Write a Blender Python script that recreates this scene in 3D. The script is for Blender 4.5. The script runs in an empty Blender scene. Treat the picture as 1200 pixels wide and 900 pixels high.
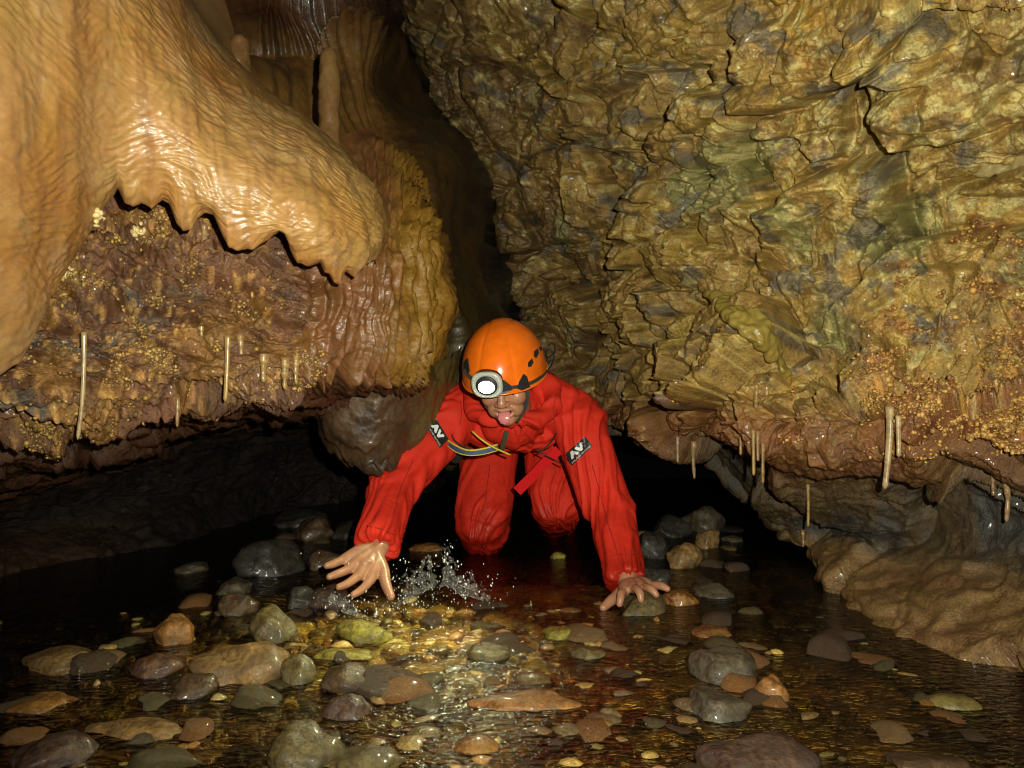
import bpy, bmesh, math, random, time
import numpy as np
from mathutils import Vector, Matrix
from mathutils.bvhtree import BVHTree
T0 = time.time()
random.seed(7); RNG = np.random.RandomState(7)
SC = bpy.context.scene
COL = SC.collection
F = 960.0; EYE = 0.57            # focal length in photo pixels, camera height over the water

# ---------------------------------------------------------------- camera
cam = bpy.data.objects.new('camera', bpy.data.cameras.new('camera')); COL.objects.link(cam)
cam.location = (0, 0, EYE); cam.rotation_euler = (math.radians(90), 0, 0)
cam.data.sensor_width = 36; cam.data.lens = 36*F/1200; cam.data.clip_start = 0.02; cam.data.clip_end = 200
SC.camera = cam
# ---------------------------------------------------------------- world: the cave is dark, no sky reaches it
W = bpy.data.worlds.new('World'); SC.world = W; W.use_nodes = True
W.node_tree.nodes['Background'].inputs[0].default_value = (0.35, 0.45, 0.6, 1)
W.node_tree.nodes['Background'].inputs[1].default_value = 0.004
# ---------------------------------------------------------------- the photographer's flash, the light of the photograph
fl = bpy.data.lights.new('camera_flash', 'SPOT'); fl.energy = 225; fl.color = (0.97, 0.97, 0.80)
fl.spot_size = math.radians(114); fl.spot_blend = 1.0; fl.shadow_soft_size = 0.008
flo = bpy.data.objects.new('camera_flash', fl); COL.objects.link(flo)
flo.location = (0.085, -0.03, EYE+0.07); flo.rotation_euler = (math.radians(90+8), 0, math.radians(-2))
SC.view_settings.view_transform = 'Standard'; SC.view_settings.look = 'None'
SC.view_settings.exposure = 0; SC.view_settings.gamma = 1; SC.view_settings.use_curve_mapping = False
SC.cycles.use_denoising = True; SC.cycles.pixel_filter_type = 'BLACKMAN_HARRIS'; SC.cycles.filter_width = 1.15
SC.cycles.max_bounces = 8; SC.cycles.transparent_max_bounces = 12; SC.cycles.sample_clamp_indirect = 4
SC.cycles.caustics_reflective = False; SC.cycles.caustics_refractive = False

# ---------------------------------------------------------------- numbers
def P(px, py, d):
    return np.array([(px-600)/F*d, d, EYE+(450-py)/F*d])
def wd(py, z=0.0):                # distance at which height z shows on photo row py
    return (EYE-z)*F/(py-450)
_PERM = np.arange(256, dtype=np.int32); RNG.shuffle(_PERM); _PERM = np.concatenate([_PERM, _PERM, _PERM])
_G = RNG.normal(size=(256, 3)).astype(np.float32); _G /= np.linalg.norm(_G, axis=1)[:, None]
_R = RNG.rand(256, 4).astype(np.float32)
def _h(ix, iy, iz):
    return _PERM[_PERM[_PERM[ix & 255] + (iy & 255)] + (iz & 255)]
def noise(p, seed=0):
    p = np.asarray(p, dtype=np.float32) + np.float32(seed*17.31)
    f0 = np.floor(p); i = f0.astype(np.int32); f = p-f0; w = f*f*f*(f*(f*6-15)+10)
    out = 0
    for dx in (0, 1):
        wx = w[:, 0] if dx else 1-w[:, 0]
        for dy in (0, 1):
            wy = w[:, 1] if dy else 1-w[:, 1]
            for dz in (0, 1):
                wz = w[:, 2] if dz else 1-w[:, 2]
                g = _G[_h(i[:, 0]+dx, i[:, 1]+dy, i[:, 2]+dz)]
                out = out + wx*wy*wz*(g[:, 0]*(f[:, 0]-dx)+g[:, 1]*(f[:, 1]-dy)+g[:, 2]*(f[:, 2]-dz))
    return out*1.6
def fbm(p, o=4, seed=0, gain=0.5, ridge=False):
    a = 1; s = 0; tot = 0; p = np.asarray(p, dtype=np.float32)
    for k in range(o):
        n = noise(p*(2.03**k), seed+k*3)
        s = s + a*((1-2*np.abs(n)) if ridge else n); tot += a; a *= gain
    return s/tot
def voro(p, seed=0):
    p = np.asarray(p, dtype=np.float32) + np.float32(seed*9.17)
    i = np.floor(p).astype(np.int32); n = len(p)
    F1 = np.full(n, 9, np.float32); F2 = np.full(n, 9, np.float32)
    ID = np.zeros(n, np.int32); D = np.zeros((n, 3), np.float32)
    for dx in (-1, 0, 1):
        for dy in (-1, 0, 1):
            for dz in (-1, 0, 1):
                h = _h(i[:, 0]+dx, i[:, 1]+dy, i[:, 2]+dz); r = _R[h]
                v = np.stack([i[:, 0]+dx+r[:, 0]-p[:, 0], i[:, 1]+dy+r[:, 1]-p[:, 1], i[:, 2]+dz+r[:, 2]-p[:, 2]], 1)
                d = (v*v).sum(1)
                m = d < F1
                F2 = np.where(m, F1, np.minimum(F2, d)); F1 = np.where(m, d, F1)
                ID = np.where(m, h, ID); D[m] = v[m]
    return np.sqrt(F1), np.sqrt(F2), ID, D
def sstep(a, b, x):
    t = np.clip((np.asarray(x, dtype=np.float32)-a)/(b-a), 0, 1); return t*t*(3-2*t)
def mixc(a, b, m):
    return a*(1-m[:, None])+np.asarray(b, dtype=np.float32)[None, :]*m[:, None]

# ---------------------------------------------------------------- tags
def tag(o, label=None, cat=None, group=None, kind=None):
    if label: o['label'] = label
    if cat: o['category'] = cat
    if group: o['group'] = group
    if kind: o['kind'] = kind
    return o
def empty(name, loc, label, cat, group=None):
    o = bpy.data.objects.new(name, None); o.empty_display_size = 0.05; o.location = Vector(loc); COL.objects.link(o)
    return tag(o, label, cat, group)
def mesh_np(name, verts, faces, mat, parent=None, smooth=True, tint=None, link=True):
    verts = np.ascontiguousarray(verts, dtype=np.float32); faces = np.asarray(faces, dtype=np.int32)
    k = faces.shape[1]; me = bpy.data.meshes.new(name)
    me.vertices.add(len(verts)); me.vertices.foreach_set('co', verts.ravel())
    me.loops.add(faces.size); me.loops.foreach_set('vertex_index', faces.ravel())
    me.polygons.add(len(faces)); me.polygons.foreach_set('loop_start', np.arange(0, faces.size, k, dtype=np.int32))
    try: me.polygons.foreach_set('loop_total', np.full(len(faces), k, dtype=np.int32))
    except Exception: pass
    me.polygons.foreach_set('use_smooth', np.full(len(faces), smooth))
    if tint is not None:
        ca = me.color_attributes.new('tint', 'FLOAT_COLOR', 'POINT')
        ca.data.foreach_set('color', np.hstack([tint, np.ones((len(tint), 1))]).astype(np.float32).ravel())
    me.update(); me.validate()
    if mat: me.materials.append(mat)
    o = bpy.data.objects.new(name, me)
    if link: COL.objects.link(o)
    if parent is not None: put(o, parent)
    return o
def put(o, parent):
    o.parent = parent; o.matrix_parent_inverse = Matrix.Translation(-Vector(parent.location)) if parent.type == 'EMPTY' else Matrix.Identity(4)
def grid_faces(nr, nc, flip=False):
    a = (np.arange(nr-1)[:, None]*nc + np.arange(nc-1)[None, :]).ravel()
    f = np.stack([a, a+1, a+nc+1, a+nc], 1)
    return f[:, ::-1] if flip else f

# ---------------------------------------------------------------- materials
def rgb(c): return (c[0], c[1], c[2], 1)
def newmat(name):
    m = bpy.data.materials.new(name); m.use_nodes = True
    nt = m.node_tree; b = nt.nodes['Principled BSDF']; return m, nt, b
def rockmat(name, color=(.3, .2, .1), use_tint=True, fine=140, var=0.45, r0=0.3, r1=0.75, bump=0.35, bdist=0.0015, coat=0.0, spec=0.5, sss=0.0, aniso=(1, 1, 1), mott=None, msc=16, mamt=.75):
    m, nt, b = newmat(name); N = nt.nodes; L = nt.links
    tc = N.new('ShaderNodeTexCoord'); mp = N.new('ShaderNodeMapping'); mp.inputs['Scale'].default_value = aniso
    L.new(tc.outputs['Object'], mp.inputs['Vector'])
    n1 = N.new('ShaderNodeTexNoise'); n1.inputs['Scale'].default_value = fine; n1.inputs['Detail'].default_value = 5; n1.inputs['Roughness'].default_value = .65
    n2 = N.new('ShaderNodeTexNoise'); n2.inputs['Scale'].default_value = fine*.12; n2.inputs['Detail'].default_value = 6; n2.inputs['Roughness'].default_value = .7
    L.new(mp.outputs[0], n1.inputs['Vector']); L.new(mp.outputs[0], n2.inputs['Vector'])
    ad = N.new('ShaderNodeMath'); ad.operation = 'MULTIPLY_ADD'; L.new(n1.outputs[0], ad.inputs[0]); ad.inputs[1].default_value = .5
    hf = N.new('ShaderNodeMath'); hf.operation = 'MULTIPLY'; L.new(n2.outputs[0], hf.inputs[0]); hf.inputs[1].default_value = .5
    L.new(hf.outputs[0], ad.inputs[2])
    mr = N.new('ShaderNodeMapRange'); mr.inputs['From Min'].default_value = .33; mr.inputs['From Max'].default_value = .67
    mr.inputs['To Min'].default_value = 1-var; mr.inputs['To Max'].default_value = 1+var; L.new(ad.outputs[0], mr.inputs['Value'])
    mx = N.new('ShaderNodeVectorMath'); mx.operation = 'SCALE'; L.new(mr.outputs[0], mx.inputs['Scale'])
    if use_tint:
        at = N.new('ShaderNodeAttribute'); at.attribute_name = 'tint'; L.new(at.outputs['Color'], mx.inputs[0])
    else:
        mx.inputs[0].default_value = color
    # a little hue wander so no patch is one hue
    base_out = mx.outputs[0]
    if mott:
        nm = N.new('ShaderNodeTexNoise'); nm.inputs['Scale'].default_value = msc; nm.inputs['Detail'].default_value = 8; nm.inputs['Roughness'].default_value = .72; nm.inputs['Distortion'].default_value = .6
        L.new(tc.outputs['Object'], nm.inputs['Vector']); mm = N.new('ShaderNodeMapRange'); mm.inputs['From Min'].default_value = .47; mm.inputs['From Max'].default_value = .58; mm.inputs['To Max'].default_value = mamt; L.new(nm.outputs[0], mm.inputs['Value'])
        mc_ = N.new('ShaderNodeMix'); mc_.data_type = 'RGBA'; L.new(mm.outputs[0], mc_.inputs['Factor']); L.new(mx.outputs[0], mc_.inputs['A']); mc_.inputs['B'].default_value = rgb(mott); base_out = mc_.outputs['Result']
    hs = N.new('ShaderNodeHueSaturation'); n3 = N.new('ShaderNodeTexNoise'); n3.inputs['Scale'].default_value = 9; n3.inputs['Detail'].default_value = 7; n3.inputs['Roughness'].default_value = .75
    L.new(tc.outputs['Object'], n3.inputs['Vector'])
    hr = N.new('ShaderNodeMapRange'); hr.inputs['From Min'].default_value = .3; hr.inputs['From Max'].default_value = .7; hr.inputs['To Min'].default_value = .488; hr.inputs['To Max'].default_value = .51
    L.new(n3.outputs[0], hr.inputs['Value']); L.new(hr.outputs[0], hs.inputs['Hue']); L.new(base_out, hs.inputs['Color'])
    L.new(hs.outputs[0], b.inputs['Base Color'])
    rr = N.new('ShaderNodeMapRange'); rr.inputs['From Min'].default_value = .35; rr.inputs['From Max'].default_value = .65; rr.inputs['To Min'].default_value = r0; rr.inputs['To Max'].default_value = r1
    L.new(n2.outputs[0], rr.inputs['Value']); L.new(rr.outputs[0], b.inputs['Roughness'])
    n4 = N.new('ShaderNodeTexNoise'); n4.inputs['Scale'].default_value = fine*3.2; n4.inputs['Detail'].default_value = 3; n4.inputs['Roughness'].default_value = .6; L.new(mp.outputs[0], n4.inputs['Vector'])
    a4 = N.new('ShaderNodeMath'); a4.operation = 'MULTIPLY_ADD'; L.new(n4.outputs[0], a4.inputs[0]); a4.inputs[1].default_value = .10; L.new(ad.outputs[0], a4.inputs[2])
    bp = N.new('ShaderNodeBump'); bp.inputs['Strength'].default_value = bump; bp.inputs['Distance'].default_value = bdist*3
    L.new(a4.outputs[0], bp.inputs['Height']); L.new(bp.outputs[0], b.inputs['Normal'])
    b.inputs['Specular IOR Level'].default_value = spec; b.inputs['Coat Weight'].default_value = coat; b.inputs['Coat Roughness'].default_value = .12
    if sss: b.inputs['Subsurface Weight'].default_value = sss; b.inputs['Subsurface Radius'].default_value = (.02, .008, .003)
    return m
def plain(name, c, rough=.5, spec=.5, metal=0, coat=0, noisy=.12, scale=60, emit=None, es=0, sss=0, bump=0):
    m, nt, b = newmat(name); N = nt.nodes; L = nt.links
    tc = N.new('ShaderNodeTexCoord'); n = N.new('ShaderNodeTexNoise'); n.inputs['Scale'].default_value = scale; n.inputs['Detail'].default_value = 4
    L.new(tc.outputs['Object'], n.inputs['Vector'])
    mr = N.new('ShaderNodeMapRange'); mr.inputs['From Min'].default_value = .3; mr.inputs['From Max'].default_value = .7
    mr.inputs['To Min'].default_value = 1-noisy; mr.inputs['To Max'].default_value = 1+noisy; L.new(n.outputs[0], mr.inputs['Value'])
    v = N.new('ShaderNodeVectorMath'); v.operation = 'SCALE'; v.inputs[0].default_value = c; L.new(mr.outputs[0], v.inputs['Scale'])
    L.new(v.outputs[0], b.inputs['Base Color'])
    b.inputs['Roughness'].default_value = rough; b.inputs['Specular IOR Level'].default_value = spec; b.inputs['Metallic'].default_value = metal
    b.inputs['Coat Weight'].default_value = coat; b.inputs['Coat Roughness'].default_value = .08
    if bump:
        bp = N.new('ShaderNodeBump'); bp.inputs['Strength'].default_value = bump; bp.inputs['Distance'].default_value = .002
        L.new(n.outputs[0], bp.inputs['Height']); L.new(bp.outputs[0], b.inputs['Normal'])
    if emit: b.inputs['Emission Color'].default_value = rgb(emit); b.inputs['Emission Strength'].default_value = es
    if sss: b.inputs['Subsurface Weight'].default_value = sss; b.inputs['Subsurface Radius'].default_value = (.012, .004, .002)
    return m
M = {}
M['rock'] = rockmat('rock_wall', fine=170, var=.75, r0=.22, r1=.6, bump=.9, bdist=.0034, coat=.2)
M['canopy'] = rockmat('flowstone', fine=90, var=.16, mott=None, r0=.25, r1=.5, bump=.5, bdist=.0014, coat=.12, sss=.12, aniso=(1, 1, 1.6))
M['flow'] = rockmat('wet_flowstone', fine=130, var=.4, r0=.24, r1=.55, bump=.7, bdist=.0018, coat=.12)
M['dull'] = rockmat('dull_recess_rock', fine=150, var=.5, r0=.6, r1=.9, bump=.6, bdist=.002, spec=.25)
M['bed'] = rockmat('stream_gravel', fine=140, var=.7, r0=.12, r1=.45, bump=.9, coat=.3)
M['coral'] = rockmat('cave_coral', use_tint=True, fine=250, var=.3, r0=.2, r1=.5, bump=.2, coat=.2)
M['straw'] = rockmat('calcite_straw', color=(.44, .31, .15), use_tint=False, fine=160, var=.3, r0=.2, r1=.45, bump=.25, coat=.4, mott=(.16, .09, .04), msc=30, mamt=.6)
M['straw_brown'] = rockmat('brown_calcite', color=(.34, .2, .09), use_tint=False, fine=160, var=.3, r0=.2, r1=.5, bump=.25, coat=.4, mott=(.16, .09, .04), msc=30, mamt=.6)
M['straw_yellow'] = rockmat('yellow_calcite', color=(.34, .21, .065), use_tint=False, fine=160, var=.3, r0=.2, r1=.5, bump=.25, coat=.4, mott=(.16, .09, .04), msc=30, mamt=.6)

# ---------------------------------------------------------------- sheets of rock
def cr_weights(n, segs):
    rows = []; par = []
    for s in range(n-1):
        k = segs[s]
        last = (s == n-2)
        for t in np.linspace(0, 1, k+(1 if last else 0), endpoint=last):
            w = np.zeros(n); t2 = t*t; t3 = t2*t
            cs = [(-t3+2*t2-t)/2, (3*t3-5*t2+2)/2, (-3*t3+4*t2+t)/2, (t3-t2)/2]
            for j, c in zip((s-1, s, s+1, s+2), cs):
                if j < 0: w[0] += 2*c; w[1] -= c
                elif j >= n: w[n-1] += 2*c; w[n-2] -= c
                else: w[j] += c
            rows.append(w); par.append(s+t)
    return np.array(rows), np.array(par)
class Sheet:
    def __init__(s, ctrl, rseg, cseg, flip=False):
        ctrl = np.array(ctrl, dtype=float)
        wr, pr = cr_weights(ctrl.shape[0], rseg); wc, pc = cr_weights(ctrl.shape[1], cseg)
        s.g = np.einsum('ij,jkl,mk->iml', wr, ctrl, wc); s.nr, s.nc = s.g.shape[:2]
        R_, C_ = np.meshgrid(pr, pc, indexing='ij'); s.r = R_.ravel().astype(np.float32); s.c = C_.ravel().astype(np.float32)
        s.flip = flip; s.p = s.g.reshape(-1, 3).astype(np.float32); s.normals()
    def normals(s):
        g = s.p.reshape(s.nr, s.nc, 3); a = np.gradient(g, axis=0); b = np.gradient(g, axis=1)
        n = np.cross(b, a); l = np.linalg.norm(n, axis=2, keepdims=True); n = n/np.maximum(l, 1e-12)
        if s.flip: n = -n
        s.n = n.reshape(-1, 3).astype(np.float32)
    def push(s, h): s.p = s.p + s.n*np.asarray(h, dtype=np.float32)[:, None]
    def build(s, name, mat, tint, parent=None):
        s.faces = grid_faces(s.nr, s.nc, not s.flip)
        return mesh_np(name, s.p, s.faces, mat, parent, True, tint)
    def bvh(s, k=3):
        g = s.p.reshape(s.nr, s.nc, 3)[::k, ::k]; f = grid_faces(g.shape[0], g.shape[1])
        return BVHTree.FromPolygons([tuple(v) for v in g.reshape(-1, 3)], f.tolist())
BV = []
def hit(px, py):
    o = Vector((0, 0, EYE)); d = (Vector(P(px, py, 1.0))-o).normalized(); best = None
    for b in BV:
        h = b.ray_cast(o, d)
        if h[0] is not None and (best is None or h[3] < best[1]): best = (h[0], h[3], h[1])
    return best
def C(*a): return np.array(a, dtype=np.float32)
def lin(r, g, b): return C(*[((x/255)/12.92 if x/255 <= .04045 else ((x/255+.055)/1.055)**2.4) for x in (r, g, b)])

def fracture(p, n, k1=1.0, k2=1.0, k3=1.0, seed=0, stretch=(1, 1, 1)):
    st = np.array(stretch, dtype=np.float32)
    w = p+0.045*np.stack([noise(p*5, seed+1), noise(p*5, seed+2), noise(p*5, seed+3)], 1)+0.006*np.stack([noise(p*22, seed+4), noise(p*22, seed+5), noise(p*22, seed+6)], 1)
    n0 = n.mean(0); n0 = n0/np.linalg.norm(n0); w = w - n0[None]*(0.85*((w-p.mean(0))@n0))[:, None]          # cells run deep into the rock, so steps follow its face
    t1 = np.cross(n0, np.array([0, 0, 1.0])); t1 /= np.linalg.norm(t1); t2 = np.cross(t1, n0); fr_ = np.stack([t1/st[0], t2/st[2], n0], 0).astype(np.float32); wq = w@fr_.T; st1 = np.ones(3, np.float32)
    h = 0
    for sc, amp, tilt, crack, kk, sd, sm in ((.26, .150, .55, .055, k1, 1, .04), (.115, .052, .62, .024, k2, 2, .08), (.045, .022, .60, .008, k3, 3, .12)):
        f1, f2, i, D = voro(wq/sc, seed+sd)
        g = _G[i]*tilt
        e = (D*sc*g).sum(1); q = .25+.75*sstep(0, sm, f2-f1)
        h = h + kk*(((_R[i, 3]-.5)*amp + e)*q - crack*np.exp(-((f2-f1)/.08)**2)*(.3+.7*_R[i, 0]))
    return h, w

# ================================================================ RIGHT WALL
c_ = lambda *a: [P(*t) if len(t) == 3 else np.array(t[:3]) for t in a]
def Wp(x, y, z): return (x, y, z, 0)
ctrl = [
 c_((440,-300,5.66),(400,-300,3.38),(540,-300,2.60),(720,-300,2.06),(900,-300,1.6),(1080,-300,1.43),(1250,-300,1.26),(1500,-300,0.94),Wp(1.1,.35,1.0),Wp(1.2,-.8,1.0)),
 c_((560,0,5.66),(470,0,3.49),(585,0,2.86),(740,0,2.37),(900,0,2.01),(1060,0,1.78),(1240,0,1.60),(1500,0,1.1),Wp(1.15,.35,.8),Wp(1.25,-.8,.8)),
 c_((620,150,5.66),(520,150,3.54),(620,150,3.02),(755,150,2.49),(905,150,2.14),(1065,150,1.92),(1240,150,1.70),(1500,150,1.15),Wp(1.2,.35,.65),Wp(1.3,-.8,.65)),
 c_((660,290,5.66),(572,290,3.59),(655,290,3.12),(775,290,2.57),(915,290,2.21),(1070,290,2.00),(1240,290,1.77),(1500,290,1.18),Wp(1.2,.35,.6),Wp(1.3,-.8,.6)),
 c_((690,380,5.66),(596,370,3.59),(680,390,3.18),(785,400,2.57),(915,405,2.16),(1065,410,1.93),(1240,410,1.70),(1500,410,1.15),Wp(1.2,.35,.55),Wp(1.3,-.8,.55)),
 c_((720,440,5.66),(640,450,3.49),(705,482,3.07),(800,497,2.49),(905,503,2.08),(1040,498,1.82),(1220,520,1.52),(1500,560,1.12),Wp(1.15,.35,.48),Wp(1.25,-.8,.48)),
 c_((740,455,5.0),(655,462,3.7),(712,503,3.15),(805,525,2.72),(893,552,2.4),(1020,565,2.12),(1215,585,1.66),(1500,640,1.22),Wp(1.25,.35,.36),Wp(1.3,-.8,.36)),
 c_((760,465,5.4),(680,480,4.6),(735,497,4.0),(812,515,3.7),(893,588,2.85),(948,622,2.6),(1190,650,1.84),(1480,760,1.28),Wp(1.28,.35,.2),Wp(1.35,-.8,.2)),
 c_((850,545,6.4),(850,548,6.2),(900,560,5.4),(955,590,4.2),(962,650,3.25),(985,700,2.19),(1200,813,1.52),(1480,1010,.98),Wp(1.05,.35,.0),Wp(1.1,-.8,0)),
 c_((850,580,6.4),(850,585,6.2),(900,600,5.4),(955,650,4.2),(960,740,3.2),(975,830,2.1),(1195,1010,1.45),(1480,1300,.94),Wp(1.0,.35,-.25),Wp(1.05,-.8,-.25)),
]
S = Sheet(ctrl, [45,100,120,110,85,85,70,65,70,14], [30,90,115,125,120,115,110,24,12])
if S.n[len(S.n)//2].dot(np.array([0, -1, 0])) < 0: S.flip = True; S.normals()
p = S.p.copy(); r, c = S.r, S.c
m_under = sstep(5.0, 5.5, r)*1.0; m_low = sstep(6.6, 7.3, r)
soft = m_under*.75
h, w = fracture(p, S.n, k1=1-.35*m_under, k2=1-soft, k3=1-soft, seed=3, stretch=(1.35, 1, 1.0))
coralm = sstep(-.12, .22, .85*fbm(p*np.array([6, 6, 11]), 5, 31, .65)+.62*sstep(3.6, 6.0, c)*sstep(1.9, 3.4, r)-.50+.45*np.exp(-((r-1.2)/.6)**2-((c-6.0)/.8)**2)+.35*np.exp(-((r-4.7)/.55)**2)*sstep(2., 3., c))*(1-sstep(5.1, 5.6, r))
n1 = fbm(p*np.array([6, 6, 8]), 4, 40, ridge=True); n2 = fbm(p*55, 4, 50, .6); n3 = noise(p*210, 60)
wr_ = fbm(p*np.array([18, 18, 26]), 3, 44, .6, ridge=True)
h = h*(1-.35*coralm)+.020*(n1-.3)*(1-soft*.5)+.0055*(wr_-.3)*(1-soft*.4)+.0085*n2+.0013*n3
f1, f2, i1, _ = voro(p/.0135+.3*n2[:, None], 5)
h = h+coralm*.0075*np.sqrt(np.clip(1-(f1/.75)**2, 0, 1))*(.4+.9*_R[i1, 2])
# muddy scalloped lower wall
lump = 1-voro((p+.02*n2[:, None])/np.array([.075, .075, .06]), 8)[0]
h = h*(1-.5*m_low)+m_low*.014*lump + m_low*.006*np.sin(p[:, 2]*70+9*noise(p*7, 77))
jag = sstep(4.6, 5.0, r)*(1-sstep(5.2, 5.8, r))
cw_ = (.12+.38*sstep(3.6, 2.0, c))[:, None]; S.n = S.n*(1-cw_)+np.array([.05, -1, 0], dtype=np.float32)*cw_; S.n /= np.linalg.norm(S.n, axis=1)[:, None]
S.push(h*(.15+.85*sstep(.2, 1.9, c))); S.p[:, 2] -= jag*.028*np.maximum(0, noise(p*np.array([16, 16, 4]), 71)+.2)
# colours of the rock, then painted highlights and shade on top
big = fbm(p*2.2, 4, 90); med = fbm(p*8, 5, 91, .6); fin = fbm(p*30, 4, 92, .6); b3 = fbm(p*4+9, 4, 93, .6)
t = np.tile(lin(142, 112, 56), (len(p), 1))
t = mixc(t, lin(156, 126, 56), sstep(.0, .3, med+.25*big))
t = mixc(t, lin(104, 80, 50), sstep(.0, .25, b3-.1*fin)*.9)
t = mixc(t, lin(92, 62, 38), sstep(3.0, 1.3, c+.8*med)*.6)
t = mixc(t, lin(168, 118, 34), sstep(.0, .25, fbm(p*6, 4, 95, .6)-.9*np.abs(c-4.3)/2+.12)*sstep(2, .6, r)*.6)
t = mixc(t, lin(128, 124, 72), sstep(.0, .25, b3+.3*np.exp(-((r-2.7)/.9)**2-((c-4.4)/1.5)**2)-.2)*.7)
t = mixc(t, lin(186, 168, 108), sstep(.13, .3, fin+.35*med+.25*np.exp(-((r-2.0)/.9)**2-((c-5)/1.6)**2)-.05)*.75)
t = mixc(t, lin(84, 80, 74), sstep(.2, .34, fbm(p*9+4, 5, 97, .6)+.06+.1*np.exp(-((r-1.6)/.8)**2-((c-5)/1.6)**2))*.7)
t = mixc(t, lin(58, 40, 28), sstep(.18, .4, fbm(p*14+2, 4, 98, .65))*.6)
t = mixc(t, lin(112, 62, 34), sstep(-.05, .3, .5*coralm+.5*med-.15)*.8)
gold = _R[i1, 1]; t = mixc(t, lin(178, 128, 60), coralm*sstep(.35, .8, gold)*sstep(.8, .35, f1))
t = mixc(t, lin(120, 74, 40), sstep(4.5, 4.95, r+.3*med)*sstep(6.6, 5.6, r+.0*c)*.85)
t = mixc(t, lin(96, 78, 58), sstep(5.7, 6.3, r+.5*b3)*.8)
t = mixc(t, lin(74, 74, 74), sstep(.0, .25, b3+.1*fin+.25*np.exp(-((r-6.7)/.5)**2)-.15)*sstep(5.8, 6.5, r)*sstep(7.9, 7.2, r)*.75)
t = mixc(t, lin(142, 108, 64), sstep(7.0, 7.5, r+.4*b3)*.85)
t = mixc(t, lin(112, 74, 48), sstep(0, .3, med)*sstep(7, 7.5, r)*.5)
t = t*(1.12+.38*sstep(1.5, 4.5, c)*sstep(5.4, 4.6, r))[:, None]; t = mixc(t, lin(222, 196, 130), .55*sstep(.2, .4, fbm(p*np.array([45, 45, 70]), 3, 94, .7))*sstep(2.5, 4, c)*sstep(5.2, 4.4, r))  # face brightened toward the right, highlights painted on as pale flecks
t = t*(1-.45*sstep(2.0, .9, c))[:, None]*(1-.38*sstep(5.1, 5.7, r)*sstep(7.3, 6.9, r))[:, None]*np.array([.90, .92, .90])  # shade painted into the tint at the fissure margin and undercut
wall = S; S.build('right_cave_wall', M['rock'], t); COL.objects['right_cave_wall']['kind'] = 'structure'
BV.append(S.bvh())
print('right wall', time.time()-T0)

# ---------------------------------------------------------------- cave coral: knobs standing on the wall
def ico(sub):
    bm = bmesh.new(); bmesh.ops.create_icosphere(bm, subdivisions=sub, radius=1)
    v = np.array([x.co[:] for x in bm.verts]); f = np.array([[q.index for q in x.verts] for x in bm.faces]); bm.free(); return v, f
ICO1, ICO2, ICO3, ICO4 = ico(1), ico(2), ico(3), ico(4)
def knobs(name, pts, nrm, rad, cols, mat, base=ICO1):
    v, f = base; n = len(pts)
    R3 = RNG.normal(size=(n, 1, 3))*.25+1
    V = (v[None]*R3*rad[:, None, None]+pts[:, None, :]).reshape(-1, 3)
    Fa = (f[None]+(np.arange(n)*len(v))[:, None, None]).reshape(-1, 3)
    o = mesh_np(name, V, Fa, mat, None, True, np.repeat(cols, len(v), axis=0)); return o
vis = (r > .9) & (r < 5.5) & (c > 1.8) & (c < 7.0)
prob = coralm*vis*(.12+1.8*sstep(.0, .5, fbm(p*16, 3, 99)))*(.3+.7*sstep(3.6, 5.5, c))
area = np.maximum(1e-9, np.linalg.norm(np.cross(np.gradient(S.g, axis=0), np.gradient(S.g, axis=1)), axis=2).ravel())
prob = prob*area; cand = RNG.choice(len(p), 19000, p=prob/prob.sum())
rad = RNG.gamma(3, .00065, len(cand))+.0010
cc = np.where(RNG.rand(len(cand), 1) < .5, lin(196, 152, 78)[None], lin(140, 100, 50)[None])*RNG.uniform(.75, 1.15, (len(cand), 1))
S.normals()
o = knobs('cave_coral', S.p[cand]+S.n[cand]*(rad*.55)[:, None], S.n[cand], rad, cc, M['coral'])
tag(o, 'knobbly golden brown cave coral crusting the right cave wall', 'cave coral', kind='stuff')

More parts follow.
